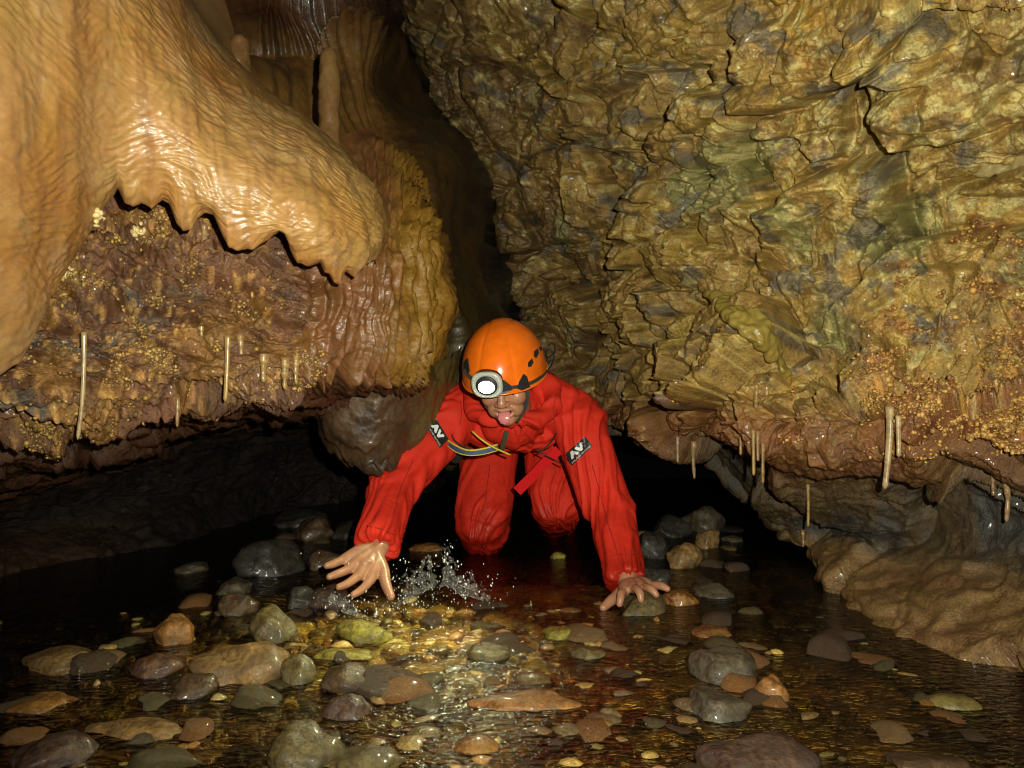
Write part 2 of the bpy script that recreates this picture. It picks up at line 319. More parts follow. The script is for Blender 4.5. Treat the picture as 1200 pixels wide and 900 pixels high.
# ================================================================ LEFT LEDGE (brown rock under the canopy, recess and back wall)
ctrl = [
 c_(Wp(-1.6,-.6,.9),(-900,170,1.1),(-150,170,1.6),(60,180,1.75),(200,190,1.82),(330,190,1.95),(425,150,2.3),(462,165,2.5),(476,180,2.75),(470,180,3.3)),
 c_(Wp(-1.5,-.6,.7),(-800,300,1.1),(-150,300,1.45),(60,290,1.6),(200,285,1.7),(330,295,1.78),(430,265,1.93),(480,255,2.1),(508,262,2.4),(500,262,3.1)),
 c_(Wp(-1.5,-.6,.55),(-800,400,1.05),(-150,400,1.35),(60,395,1.5),(200,375,1.62),(330,365,1.72),(430,350,1.84),(495,345,2.02),(524,345,2.35),(512,345,3.0)),
 c_(Wp(-1.5,-.6,.5),(-800,480,1.1),(-150,480,1.4),(60,478,1.55),(200,455,1.64),(330,438,1.73),(425,425,1.86),(478,420,2.02),(504,418,2.35),(500,420,3.0)),
 c_(Wp(-1.6,-.6,.42),(-900,570,1.3),(-150,565,1.75),(60,540,1.9),(200,500,1.98),(330,475,2.0),(425,462,2.1),(472,460,2.25),(492,455,2.5),(492,455,3.1)),
 c_(Wp(-1.9,-.6,.42),(-1100,600,1.6),(-150,590,2.3),(60,572,2.6),(200,528,2.9),(330,497,3.2),(425,485,3.3),(475,480,3.4),(500,480,3.6),(500,478,3.9)),
 c_(Wp(-1.9,-.6,.2),(-1100,680,1.6),(-150,635,2.45),(60,615,2.75),(200,575,3.1),(330,540,3.7),(425,520,4.0),(475,515,4.2),(510,510,4.4),(520,505,4.6)),
 c_(Wp(-1.8,-.6,0),(-1000,830,1.44),(-150,705,2.14),(60,660,2.60),(190,640,2.88),(330,598,3.70),(425,586,4.02),(475,580,4.2),(510,575,4.4),(520,570,4.55)),
 c_(Wp(-1.7,-.6,-.3),(-1000,1000,1.4),(-150,830,2.1),(60,760,2.5),(190,740,2.8),(330,680,3.6),(425,660,3.9),(475,650,4.1),(510,645,4.3),(520,640,4.5)),
]
S = Sheet(ctrl, [30,80,85,75,65,45,45,45,8], [5,12,55,70,80,75,60,40,16])
if S.n[S.nc*150+S.nc//2].dot(np.array([0, -1, 0])) < 0: S.flip = True; S.normals()
p = S.p.copy(); r, c = S.r, S.c
mflow = sstep(4.9, 5.6, c+.0*r)*(1-sstep(3.6, 4.2, r))            # flowstone end of the ledge
mback = sstep(3.6, 4.6, r)
h, w = fracture(p, S.n, k1=.45*(1-mflow), k2=.6*(1-mflow), k3=.7*(1-mflow), seed=12, stretch=(1.7, 1.2, .6))
coralL = sstep(-.1, .2, fbm(p*7, 4, 131)+.1)*(1-mflow)*sstep(.3, .8, r)*(1-sstep(3.3, 3.9, r))
n1 = fbm(p*np.array([8, 8, 20]), 4, 140, ridge=True); n2 = fbm(p*60, 4, 150, .6); n3 = noise(p*230, 160)
h = h*(1-.5*mback)+(.02*(n1-.3)*(1-.5*mback)+.009*n2*(1-.5*mback)+.0015*n3)*(1-.75*mflow)
f1, f2, i1, _ = voro(p/.0125+.3*n2[:, None], 15)
h = h+.006*(1-mflow)*(fbm(p*34, 3, 178, ridge=True)-.3)+coralL*.014*np.sqrt(np.clip(1-(f1/.75)**2, 0, 1))*(.3+1.0*_R[i1, 2])
# folded curtains of the flowstone end: rounded flutes that run down
fl_w = c*4.6+1.1*fbm(p*4, 3, 171)+.45*r+.25*noise(p*14, 175)
flute = np.clip(1-1.5*np.abs(noise(np.stack([fl_w*1.15, r*.5, 0*r], 1), 177)), 0, 1)
shelf = fbm(p*np.array([7, 7, 16]), 3, 172)
h = h+mflow*((.022+.022*sstep(6, 7, c))*(flute-.5)+.010*np.abs(np.sin(fl_w*math.pi))+.035*fbm(p*6, 3, 176)+.014*shelf+.009*noise(p*np.array([42, 42, 12]), 173)+.002*n2)
S.push(h*sstep(0, .3, r))
lipm = np.exp(-((r-3.15)/.35)**2); S.p[:, 2] -= lipm*(.030*np.maximum(0, noise(p*np.array([24, 24, 3]), 174)+.15)+mflow*.035*(flute-.4))
big = fbm(p*2.5, 4, 190); med = fbm(p*9, 5, 191, .6); fin = fbm(p*32, 4, 192, .6)
t = np.tile(lin(118, 82, 54), (len(p), 1))
t = mixc(t, lin(94, 62, 38), sstep(-.05, .3, big+med*.5))
t = mixc(t, lin(98, 94, 84), sstep(.02, .22, fbm(p*np.array([4, 4, 16]), 4, 193, .6)-.5*np.abs(r-2.3)+.15)*sstep(4.9, 4.2, c)*.8)
t = mixc(t, lin(150, 112, 46), sstep(.06, .3, fbm(p*8, 4, 194, .6)+.2*np.exp(-((r-2.6)/.6)**2-((c-4.2)/1.1)**2)-.02)*(1-mback)*.55)
t = mixc(t, lin(196, 154, 86), coralL*sstep(.4, .75, _R[i1, 1])*sstep(.8, .3, f1)*.9)
t = mixc(t, lin(124, 86, 50), mflow*.85)
t = mixc(t, lin(140, 108, 36), sstep(6.0, 6.9, c+.25*med)*sstep(4.2, 3.6, r)*.85)
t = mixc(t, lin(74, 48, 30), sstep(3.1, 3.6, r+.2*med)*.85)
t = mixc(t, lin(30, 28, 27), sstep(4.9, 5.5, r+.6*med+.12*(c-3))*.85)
t = mixc(t, lin(112, 84, 60), sstep(5.7, 6.6, r+.3*big)*sstep(4.2, 2.6, c)*.6)
t = t*np.array([.84, .76, .72])*(1-.5*sstep(4.5, 5.2, r))[:, None]  # recess and back wall: shade painted in by halving the tint
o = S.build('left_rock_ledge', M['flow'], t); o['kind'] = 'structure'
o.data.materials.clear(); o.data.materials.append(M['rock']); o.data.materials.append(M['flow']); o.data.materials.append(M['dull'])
fc = (S.c.reshape(S.nr, S.nc)[:-1, :-1]+.15*noise(p*20, 3).reshape(S.nr, S.nc)[:-1, :-1] > 5.2).astype(np.int32)
fc[S.r.reshape(S.nr, S.nc)[:-1, :-1] > 3.9] = 0; fc[S.r.reshape(S.nr, S.nc)[:-1, :-1] > 4.5] = 2
o.data.polygons.foreach_set('material_index', fc.ravel()); BV.append(S.bvh()); ledge = S
vis = (r > .6) & (r < 3.6) & (c > 2.3) & (c < 5.8)
prob = coralL*vis*(.02+2*sstep(.1, .5, fbm(p*14, 3, 199)))
area = np.linalg.norm(np.cross(np.gradient(S.g, axis=0), np.gradient(S.g, axis=1)), axis=2).ravel()
prob = prob*area; cand = RNG.choice(len(p), 6000, p=prob/prob.sum()); S.normals()
rad = RNG.gamma(3, .0006, len(cand))+.0009
cc = np.where(RNG.rand(len(cand), 1) < .4, lin(176, 138, 70)[None], lin(118, 88, 48)[None])*RNG.uniform(.75, 1.15, (len(cand), 1))
o = knobs('cave_coral', S.p[cand]+S.n[cand]*(rad*.5)[:, None], S.n[cand], rad, cc, M['coral'])
tag(o, 'yellow and brown cave coral dotted over the left ledge under the flowstone', 'cave coral', kind='stuff')
print('ledge', time.time()-T0)

# ================================================================ FLOWSTONE CANOPY (upper left)
top = [(-560,-300,.85),(-230,-300,1.1),(-40,-300,1.3),(60,-280,1.45),(130,-230,1.6),(180,-120,1.75),(225,5,1.85),(300,92,1.88),(372,148,1.88),(424,196,1.86),(447,232,1.86),(452,262,1.9),(447,275,2.15)]
edg = [(-560,800,.85),(-190,640,1.1),(12,424,1.28),(72,330,1.36),(138,232,1.46),(212,258,1.50),(262,270,1.53),(318,284,1.56),(365,308,1.60),(398,324,1.66),(424,322,1.73),(440,308,1.82),(440,300,2.15)]
spec_rows = [(0, .45, 0, 0), (0, .18, 0, 0), (0, 0, 0, 0), (.10, -.10, 0, 0), (.32, -.17, 0, 0), (.6, -.17, 0, 0), (.85, -.09, 0, 0), (1, 0, 0, 0), (1, .05, 0, .012), (1, .20, 0, .05), (1, .5, 0, .12)]
ctrl = []
for (tt, dd, _, up) in spec_rows:
    row = []
    for k, (a, b) in enumerate(zip(top, edg)):
        d = a[2]*(1-tt)+b[2]*tt
        q = P(a[0]*(1-tt)+b[0]*tt, a[1]*(1-tt)+b[1]*tt, d)
        fade = 1.0 if k < 9 else (.8, .6, .35, .15)[k-9]
        if dd > 0 and tt == 1: cm = np.array([0, 0, EYE]); q = cm+(q-cm)*(d+dd)/d+np.array([0, 0, up+.012])
        elif dd > 0: q = q+np.array([-.02*dd, dd, up])
        else: q = q+(np.array([0, 0, EYE])-q)/d*(-dd)*fade
        row.append(q)
    ctrl.append(row)
S = Sheet(ctrl, [4,10,22,65,85,80,55,16,14,8], [5,16,40,46,46,38,40,36,28,20,14,10])
if S.n[S.nc*150+S.nc//2].dot(np.array([0, -1, 0])) < 0: S.flip = True; S.normals()
p = S.p.copy(); r, c = S.r, S.c
# scalloped lower edge, traced along the edge as pixel rows over pixel columns at the edge's own distance
ex = [-400,15,22,35,60,85,110,125,138,146,156,166,178,190,198,206,214,225,232,240,250,258,268,280,298,314,328,334,340,348,362,376,381,386,392,399,405,415,426,440,460]
ey = [700,424,420,396,345,300,262,236,219,236,240,236,243,233,238,262,271,266,252,246,250,268,289,292,290,282,270,272,292,308,312,307,318,320,330,334,316,326,312,302,300]
S2 = S.p.reshape(S.nr, S.nc, 3)
edge_row = int(np.argmin(np.abs(S.r.reshape(S.nr, S.nc)[:, 0]-7)))
E = S2[edge_row]; epx = 600+E[:, 0]/E[:, 1]*F; epy = 450-(E[:, 2]-EYE)/E[:, 1]*F
want = np.interp(epx, ex, ey); dz = -(want-epy)*E[:, 1]/F
dz = np.where((S.c.reshape(S.nr, S.nc)[0] > 1.6) & (S.c.reshape(S.nr, S.nc)[0] < 11), dz, 0)
wgt = sstep(6.05, 7.0, S.r)*(1-sstep(8.2, 9.5, S.r))
S.p[:, 2] += np.tile(dz, S.nr)*wgt
flv = noise(np.stack([c*1.6+.25*noise(p*3, 5), np.zeros_like(c), r*.12], 1), 201)+.18*noise(np.stack([c*3.6+.5*noise(p*4, 6), np.zeros_like(c), r*.25], 1), 202)
rip = noise(np.stack([p[:, 0]*34, p[:, 1]*34, p[:, 2]*95+16*noise(p*5, 204)], 1), 203)
rip2 = noise(np.stack([p[:, 0]*55, p[:, 1]*55, p[:, 2]*150+8*noise(p*9, 205)], 1), 206)
lum = fbm(p*11, 4, 207)
nose = sstep(6.5, 9.5, c)
lumps2 = voro((p+.01*lum[:, None])/.03, 22)[0]
S.push((.0065*flv*(1-.3*nose)*(1-.6*sstep(5.8, 7, r))+.0026*rip+.0014*rip2+(.007+.008*nose)*lum+.004*sstep(3.4, 5.5, r)*sstep(5, 8, c)*(.6-lumps2))*sstep(1.5, 2.5, r))
big = fbm(p*3, 4, 210); med = fbm(p*10, 5, 211, .6)
t = np.tile(lin(180, 142, 86), (len(p), 1))
t = mixc(t, lin(172, 126, 62), sstep(-.1, .35, big))
t = mixc(t, lin(194, 162, 112), sstep(0, .3, med-.2*big)*.6)
t = mixc(t, lin(166, 134, 68), sstep(6.5, 10, c)*.6)
t = mixc(t, lin(166, 110, 46), sstep(5.9, 6.9, r+.3*med)*sstep(4.5, 7, c)*.55)
t = mixc(t, lin(126, 106, 64), sstep(3.4, 2.4, r+.4*med)*sstep(4, 6, c)*.6)
t = mixc(t, lin(130, 92, 62), sstep(0, .25, fbm(np.stack([c*5, r*.6, c*0], 1), 3, 213))*.35)
t = t*np.array([.86, .79, .74])
o = S.build('flowstone_canopy', M['canopy'], t)
tag(o, 'huge smooth orange tan flowstone canopy with scalloped lower edge overhanging at upper left', 'flowstone'); BV.append(S.bvh())
print('canopy', time.time()-T0)

# ================================================================ FLOWSTONE BANK behind, left side of the fissure
ctrl = [
 c_((160,-250,2.5),(300,-250,2.4),(380,-250,2.5),(430,-250,2.7),(500,-250,3.2),(520,-250,5.2)),
 c_((160,0,2.7),(300,0,2.55),(375,0,2.7),(420,0,2.9),(462,0,3.4),(600,0,5.2)),
 c_((160,70,2.8),(300,70,2.75),(380,70,2.8),(425,60,2.75),(484,85,3.2),(620,80,5.2)),
 c_((200,110,2.3),(310,110,2.5),(388,130,2.72),(440,140,2.62),(516,165,2.95),(640,160,5.2)),
 c_((260,240,2.4),(380,240,2.45),(430,230,2.5),(480,235,2.48),(542,250,2.75),(660,250,5.2)),
 c_((300,330,2.5),(430,330,2.6),(470,330,2.6),(515,330,2.6),(558,335,2.8),(670,330,5.2)),
 c_((440,420,2.9),(462,420,2.75),(490,420,2.62),(530,420,2.62),(566,420,2.85),(680,420,5.2)),
 c_((450,500,3.0),(470,500,2.85),(490,500,2.7),(525,500,2.7),(556,500,2.9),(670,470,5.2)),
 c_((455,560,3.1),(472,560,3.0),(480,560,2.9),(515,545,2.9),(535,545,3.1),(640,500,5.2)),
]
S = Sheet(ctrl, [8,34,26,45,45,45,40,20], [16,50,45,50,40])
if S.n[S.nc*120+S.nc//2].dot(np.array([0, -1, 0])) < 0: S.flip = True; S.normals()
p = S.p.copy(); r, c = S.r, S.c
fl2 = np.abs(np.sin((c*4.3+.5*noise(p*4, 221))*math.pi)); dr = np.abs(np.sin((c*6.5+.4*noise(p*5, 222))*math.pi))
up = sstep(2.3, 1.6, r); fisw = sstep(4.0, 4.4, c)
rip = noise(np.stack([p[:, 0]*30, p[:, 1]*20, p[:, 2]*110], 1), 223)
bulge = .05*np.sin(r*2.6+c*1.3)+.07*noise(p*3.5, 224)
hf, _ = fracture(p, S.n, 1, 1, 1, seed=25)
h = (bulge+.009*fl2+.003*rip+.005*fbm(p*40, 3, 225))*(1-fisw)+up*.03*dr*(1-fisw)+fisw*hf*.4
S.push(h)
med = fbm(p*9, 5, 231, .6); big = fbm(p*3, 3, 232)
t = np.tile(lin(112, 80, 38), (len(p), 1))
t = mixc(t, lin(92, 74, 30), sstep(4.2, 5.3, r+.3*med)*.8)
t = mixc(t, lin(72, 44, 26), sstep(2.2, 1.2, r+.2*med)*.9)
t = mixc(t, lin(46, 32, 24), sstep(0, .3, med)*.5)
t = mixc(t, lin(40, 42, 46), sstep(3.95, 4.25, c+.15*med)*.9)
t = t*(1-.72*sstep(2.7, 3.7, c))[:, None]*.88  # crevice side darkened, its shade painted into the tint
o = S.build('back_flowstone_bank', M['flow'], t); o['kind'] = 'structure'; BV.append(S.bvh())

# cave behind: roof over the passage, far end, and the roof above and behind the camera
def rough_sheet(name, ctrl, rs, cs, amp, tint, seed, mat='rock'):
    S = Sheet(ctrl, rs, cs); p = S.p
    S.push(amp*(fbm(p*2.5, 4, seed)+.25*fbm(p*12, 3, seed+5)+.4*np.abs(noise(p*5, seed+9))))
    t = np.tile(tint, (len(p), 1)); t = t*(1+.4*fbm(p*6, 4, seed+7))[:, None]
    o = S.build(name, M[mat], t); o['kind'] = 'structure'; return S
def arc(y, w, h, zb=-.3, cx=0.0):
    return [np.array([cx+w*math.cos(a), y, zb+(h-zb)*max(0, math.sin(a))]) for a in np.linspace(math.pi, 0, 9)]
rough_sheet('passage_wall', [arc(3.9, 4.2, 1.1), arc(5, 3.6, .85), arc(6.5, 3.0, .9), arc(8, 2.2, .8), arc(9, .1, .1, .0)], [10, 14, 14, 10], [14]*8, .35, lin(96, 86, 74), 301)
rough_sheet('cave_roof', [[np.array([x, y, 2.6+.25*math.sin(x*2+y)]) for x in np.linspace(-3.5, 3.5, 6)] for y in (-1.5, 0, 1.5, 3.0, 5.5)], [10]*4, [14]*5, .3, lin(120, 92, 60), 320)
print('back', time.time()-T0)

# ================================================================ STREAM BED, COBBLES, WATER
ys = np.concatenate([np.linspace(-.8, .85, 30)[:-1], .85*np.exp(np.linspace(0, math.log(8/.85), 420))])
us = np.linspace(-1, 1, 420)
X = us[None, :]*(1.6+.35*np.maximum(ys, 0))[:, None]; Y = np.repeat(ys[:, None], len(us), 1)
p = np.stack([X, Y, X*0], 2).reshape(-1, 3).astype(np.float32)
x, y = p[:, 0], p[:, 1]
xc = np.where(y < 2.0, -.05, -.05)
shallow = np.clip(1.25*np.exp(-((x-xc)/(.62+.45*sstep(2.3, 1.5, y)))**4)*sstep(3.0, 2.1, y)+.9*np.exp(-((x-.75)/.32)**4-((y-2.75)/.55)**4)+.8*np.exp(-((x+.72)/.3)**4-((y-2.6)/.6)**4), 0, 1)
base = -.36+.338*np.clip(shallow, 0, 1.0)
f1, f2, i1, _ = voro(p/.075+.12*np.stack([noise(p*9, 1), noise(p*9, 2), 0*x], 1), 401)
g1, g2, j1, _ = voro(p/.028+.1*np.stack([noise(p*20, 1), noise(p*20, 2), 0*x], 1), 402)
z = base-.012+.040*np.sqrt(np.clip(1-(f1/.68)**2, 0, 1))*(.1+.95*_R[i1, 0])+.012*np.sqrt(np.clip(1-(g1/.7)**2, 0, 1))+.012*fbm(p*5, 3, 403)
z = np.minimum(z, -.004+.006*noise(p*8, 9))
p[:, 2] = z
t = np.stack([_R[i1, 1], _R[i1, 2], _R[i1, 3]], 1)
cA = np.array([lin(136, 110, 60), lin(150, 122, 62), lin(112, 88, 54), lin(128, 112, 62), lin(104, 86, 58), lin(138, 100, 52)])
t = cA[(_R[i1, 1]*5.99).astype(int)]*(1.7+1.5*_R[j1, 2])[:, None]
o = mesh_np('stream_bed', p, grid_faces(len(ys), len(us)), M['bed'], None, True, t); o['kind'] = 'structure'

STONEC = {'tan': (.23, .13, .045), 'orange': (.26, .112, .028), 'brown': (.085, .047, .022), 'grey': (.088, .066, .038), 'olive': (.115, .082, .028), 'red': (.10, .043, .022), 'yellow': (.24, .19, .03), 'plum': (.085, .048, .032), 'dark': (.04, .033, .024)}  # yellow has the headlamp's light painted into the stone colour
for k, v in STONEC.items():
    M['st_'+k] = rockmat('wet_stone_'+k, color=v, use_tint=False, fine=90, var=.8, r0=.25, r1=.6, bump=.9, bdist=.0022, coat=.16, spec=.4, mott=tuple(.45*q+.02 for q in v), msc=14)
def stone_mesh(seed, ang=.0, base=ICO4, flat=1.0):
    v, f = base; v = v.astype(np.float32).copy()
    rs = np.random.RandomState(seed)
    for k in range(int(6+ang*9)):                       # planes knocked off the ball make the worn faces
        n = rs.normal(size=3); n /= np.linalg.norm(n); dd = rs.uniform(.55, .9)+(1-ang)*.06
        s = v@n; over = np.maximum(0, s-dd); v -= (over*(.7+.25*ang))[:, None]*n
    q = v+seed*3.7
    v = v*(1+.20*noise(q*1.1, 1)+.12*noise(q*2.4, 2)+.05*fbm(q*6, 4, 3, .6))[:, None]
    v /= np.abs(v).max(0)
    return v, f
GS = 'loose cobbles and boulders lying in the stream'
def stone(px, pyb, w, h, col, label, ang=.2, depth=1.1, rot=0, d=None, zb=None, name='boulder', group=GS):
    d = d or wd(pyb); wx = w*d/F; hz = max(.012, h*d/F); dy = wx*depth
    # the visible height covers the front face and part of the foreshortened top
    tilt = EYE/d; hz = max(.35*hz, hz-dy*.45*tilt)
    s = int(px*7+pyb*3) % 1000
    v, f = stone_mesh(s, ang)
    sink = .45*hz+.015
    v = v*np.array([wx/2, dy/2, (hz+sink)/2])
    cz = (hz-sink)/2 if zb is None else zb
    c0 = P(px, pyb, d); 
    o = mesh_np(name, v, f, M['st_'+col]); o.location = (c0[0], d+dy*.42, cz); o.rotation_euler = (0, 0, math.radians(rot))
    return tag(o, label, 'boulder' if name == 'boulder' else 'stone', group)
ST = [
 (56,790,108,34,'tan','low tan boulder alone in dark water at the far left',.1,.9,8),
 (28,838,84,22,'orange','wet orange stone cut by the left edge, below the lone tan boulder',.2,1,-5),
 (147,867,128,24,'tan','long flat tan stone like a loaf in the left foreground',.05,.45,-3),
 (44,905,100,44,'plum','glistening purplish stone in the bottom left corner',.4,.9,20),
 (194,757,50,42,'orange','round orange brown cobble beside the left end of the big flat slab',.15,1,0),
 (268,802,136,62,'tan','big flat topped brown slab, largest boulder on the left bank',.45,.75,-18),
 (314,752,58,44,'olive','rounded green grey boulder just behind the right end of the flat slab',.25,1,0),
 (170,795,66,30,'red','low reddish brown stone half under water left of the big flat slab',.2,1,10),
 (219,820,66,30,'brown','dull brown stone lying in front of the big flat slab',.2,1,-8),
 (268,699,46,26,'grey','greyish cobble on top of the pile left of the splash, farther one',.2,1,0),
 (272,722,48,28,'brown','shiny brown cobble in front of the greyish cobble, left bank',.2,1,0),
 (306,676,84,48,'dark','large dim boulder under the water line left of the splashing hand',.3,1,0),
 (362,634,52,30,'brown','brown boulder with a bright wet spot behind the splashing hand',.4,1,0),
 (220,672,44,14,'grey','low grey stone alone in the black water of the left pool',.1,1,0),
 (376,668,50,26,'brown','small brown cobble between the dim boulder and the splashing hand',.3,1,0),
 (384,716,66,34,'plum','plum brown stone awash under the splash',.3,1,0),
 (348,716,44,30,'dark','dark angular stone left of the plum brown stone',.5,1,0),
 (423,752,80,27,'yellow','bright yellow lit stone just below the splash',.5,.7,-14),
 (398,775,80,16,'yellow','thin yellow green lit stone under water, in front of the bright yellow one',.2,.6,-8),
 (345,803,46,36,'olive','wet glinting olive cobble at the right tip of the big flat slab',.2,1,0),
 (397,812,72,36,'brown','rounded brown stone with water sliding over it below the yellow lit stones',.1,1,0),
 (402,846,58,32,'plum','round striped stone under a small cascade in the middle foreground',.1,1,0),
 (345,905,100,58,'olive','big rounded olive boulder at the bottom edge, left of centre',.1,1,15),
 (422,914,106,38,'olive','low olive boulder beside the big rounded one at the bottom edge',.1,1,0),
 (657,750,50,16,'yellow','small yellow lit stone breaking the surface below the raised knee',.1,1,0),
 (574,775,56,20,'olive','rounded olive stone breaking the surface in the middle of the stream',.1,1,0),
 (690,773,46,16,'olive','dull olive stone right of the small yellow lit stone in mid stream',.1,1,0),
 (655,655,20,9,'yellow','tiny yellow stone poking out of the dark water near the knees',.1,1,0),
 (497,647,42,11,'orange','low orange brown stone between the splashing hand and the knee',.1,1,0),
 (620,832,150,24,'orange','long gold speckled slab lying just under the water in mid foreground',.3,.45,4),
 (838,748,62,14,'orange','low bright orange stone right of the rock under the hand',.2,1,0),
 (802,711,44,22,'orange','orange brown stone right behind the rock under the hand',.2,1,0),
 (843,701,54,20,'grey','smooth grey oval boulder in black water right of the red sleeve',.05,1,0),
 (806,667,48,34,'tan','angular tan boulder behind the smooth grey oval one, right bank',.5,1,0),
 (835,643,40,24,'tan','tan rounded boulder next behind the angular tan one, right bank',.3,1,0),
 (860,635,26,9,'grey','small pale grey stone right of the far tan boulder',.1,1,0),
 (855,624,56,6,'dark','flat dark stone barely above water beyond the small pale grey stone',.1,1,0),
 (832,624,60,34,'grey','broad grey boulder at the back of the right bank',.3,1,0),
 (790,630,54,28,'dark','tall dim leaning boulder at the back beside the red sleeve',.5,1,30),  # dim light at the back put into the dark stone colour
 (766,655,44,34,'dark','dim brown boulder directly beside the elbow of the red sleeve',.3,1,0),  # dark colour again stands in for the dim light
 (768,690,50,26,'dark','low dim boulder in the shade beside the red cuff',.3,1,0),
 (854,802,86,48,'grey','grey brown pointed boulder in the right foreground water',.6,1,-20),
 (910,822,44,34,'orange','small angular orange stone right of the pointed grey brown boulder',.7,1,0),
 (847,846,88,42,'grey','grey domed boulder in front of the pointed grey brown one',.35,1,0),
 (906,935,150,74,'plum','large purplish boulder at the bottom edge right of centre',.4,.9,0),
 (1098,908,112,30,'brown','long flat brown stone at the bottom edge on the right',.2,.6,-6),
 (345,618,70,22,'dark','dark low rock at the back of the left pool near the slab curtain',.4,1,0),
 (410,632,60,26,'dark','dark boulder behind the red sleeve at the back of the left bank',.4,1,0),
]
for (px, py, w_, h_, colr, lab, ang, dep, rot) in ST:
    stone(px, py, w_, h_, colr, lab, ang, dep, rot)
# the rock under the left hand
v, f = stone_mesh(57, .75); v = v*np.array([.083, .085, .062])
handrock = mesh_np('boulder', v, f, M['st_yellow']); handrock.location = (.325, 2.075, -.022); handrock.rotation_euler = (math.radians(4), math.radians(-6), math.radians(8))
tag(handrock, 'yellow green angular rock under the hand that leans on it', 'boulder', GS)
handrock.data.materials[0] = M['st_olive']

pool = [stone_mesh(1000+k, RNG.uniform(.05, .5), ICO3) for k in range(10)]
pm = []
for k, (v, f) in enumerate(pool):
    for cn in ('brown', 'tan', 'orange', 'brown', 'olive'):
        o = mesh_np('cobble', v, f, M['st_'+cn], link=False); pm.append(o.data)
for k in range(295):
    yy = 1.05*math.exp(RNG.uniform(0, math.log(2.4))); 
    xx = RNG.normal(-.05, .62)*(.6+.25*yy)
    xx = float(np.clip(xx, -.85, .75))
    if yy > 2.15: yy = RNG.uniform(2.2, 3.1); xx = RNG.normal(.72, .15) if RNG.rand() < .6 else RNG.normal(-.72, .14)
    s = RNG.uniform(.014, .038) if k > 170 else RNG.uniform(.032, .058)
    o = bpy.data.objects.new('cobble', pm[RNG.randint(len(pm))]); COL.objects.link(o)
    o.scale = (s*RNG.uniform(.9, 1.6), s*RNG.uniform(.8, 1.2), s*RNG.uniform(.5, .8))
    o.location = (xx, yy, RNG.uniform(-.05, -.004)); o.rotation_euler = (RNG.uniform(-.2, .2), RNG.uniform(-.2, .2), RNG.uniform(0, 6.28))
    tag(o, 'small rounded cobble lying under the rippling shallow water', 'stone', 'small submerged cobbles')

# gravel: thousands of small pebbles packed over the riffle
n_ = 4200; gy = 1.02*np.exp(RNG.uniform(0, math.log(2.15), n_)); gx = RNG.normal(-.02, .5, n_)*(.7+.2*gy); gx = np.where(gy > 2.0, gx*.7, gx)
gr = RNG.gamma(5, .0022, n_)+.005; v, f = ICO2
gv = np.stack([v*(1+.16*noise(v*1.3+k*5.1, 1)+.08*noise(v*3.1+k, 2))[:, None] for k in range(24)])[RNG.randint(0, 24, n_)]
ca, sa = np.cos(RNG.rand(n_)*6.28), np.sin(RNG.rand(n_)*6.28); sc3 = RNG.uniform(.7, 1.4, (n_, 3))*np.array([1, 1, .6])
gv = gv*sc3[:, None, :]*gr[:, None, None]; gv = np.stack([gv[:, :, 0]*ca[:, None]-gv[:, :, 1]*sa[:, None], gv[:, :, 0]*sa[:, None]+gv[:, :, 1]*ca[:, None], gv[:, :, 2]], 2)
gv += np.stack([gx, gy, RNG.uniform(-.045, -.009, n_)], 1)[:, None, :]
gc = cA[RNG.randint(0, 6, n_)]*RNG.uniform(.7, 1.9, (n_, 1))
o = mesh_np('gravel', gv.reshape(-1, 3), (f[None]+(np.arange(n_)*len(v))[:, None, None]).reshape(-1, 3), M['bed'], None, True, np.repeat(gc, len(v), axis=0)); tag(o, 'wet brown gravel packed under and through the shallow riffle', 'gravel', kind='stuff')

# water: a real surface, tinted where light goes through, shiny by its Fresnel reflection
m, nt, b = newmat('stream_water'); N = nt.nodes; L = nt.links; N.remove(b)
tr = N.new('ShaderNodeBsdfTransparent'); tr.inputs[0].default_value = (.97, .89, .68, 1)
gl = N.new('ShaderNodeBsdfGlossy'); gl.inputs[0].default_value = (1, 1, 1, 1); gl.inputs['Roughness'].default_value = .15
fr = N.new('ShaderNodeFresnel'); fr.inputs[0].default_value = 1.34; mx = N.new('ShaderNodeMixShader')
tc = N.new('ShaderNodeTexCoord'); mp = N.new('ShaderNodeMapping'); mp.inputs['Scale'].default_value = (.72, 1.4, 1); L.new(tc.outputs['Object'], mp.inputs[0])
nz = N.new('ShaderNodeTexNoise'); nz.inputs['Scale'].default_value = 60; nz.inputs['Detail'].default_value = 2.5; nz.inputs['Roughness'].default_value = .55; L.new(mp.outputs[0], nz.inputs['Vector'])
bp = N.new('ShaderNodeBump'); bp.inputs['Strength'].default_value = 1; bp.inputs['Distance'].default_value = .0095; L.new(nz.outputs[0], bp.inputs['Height'])
for q in (gl, fr): L.new(bp.outputs[0], q.inputs['Normal'])
rf = N.new('ShaderNodeBsdfRefraction'); rf.inputs[0].default_value = (1, .92, .72, 1); rf.inputs['IOR'].default_value = 1.25; rf.inputs['Roughness'].default_value = .06; L.new(bp.outputs[0], rf.inputs['Normal'])
tm = N.new('ShaderNodeMixShader'); tm.inputs[0].default_value = .2; L.new(tr.outputs[0], tm.inputs[1]); L.new(rf.outputs[0], tm.inputs[2])
L.new(fr.outputs[0], mx.inputs[0]); L.new(tm.outputs[0], mx.inputs[1]); L.new(gl.outputs[0], mx.inputs[2]); L.new(mx.outputs[0], N['Material Output'].inputs['Surface'])
M['water'] = m
ys = np.concatenate([np.linspace(-.8, .85, 20)[:-1], .85*np.exp(np.linspace(0, math.log(9/.85), 430))])
us = np.linspace(-1, 1, 460)
X = us[None, :]*(1.7+.4*np.maximum(ys, 0))[:, None]; Y = np.repeat(ys[:, None], len(us), 1)
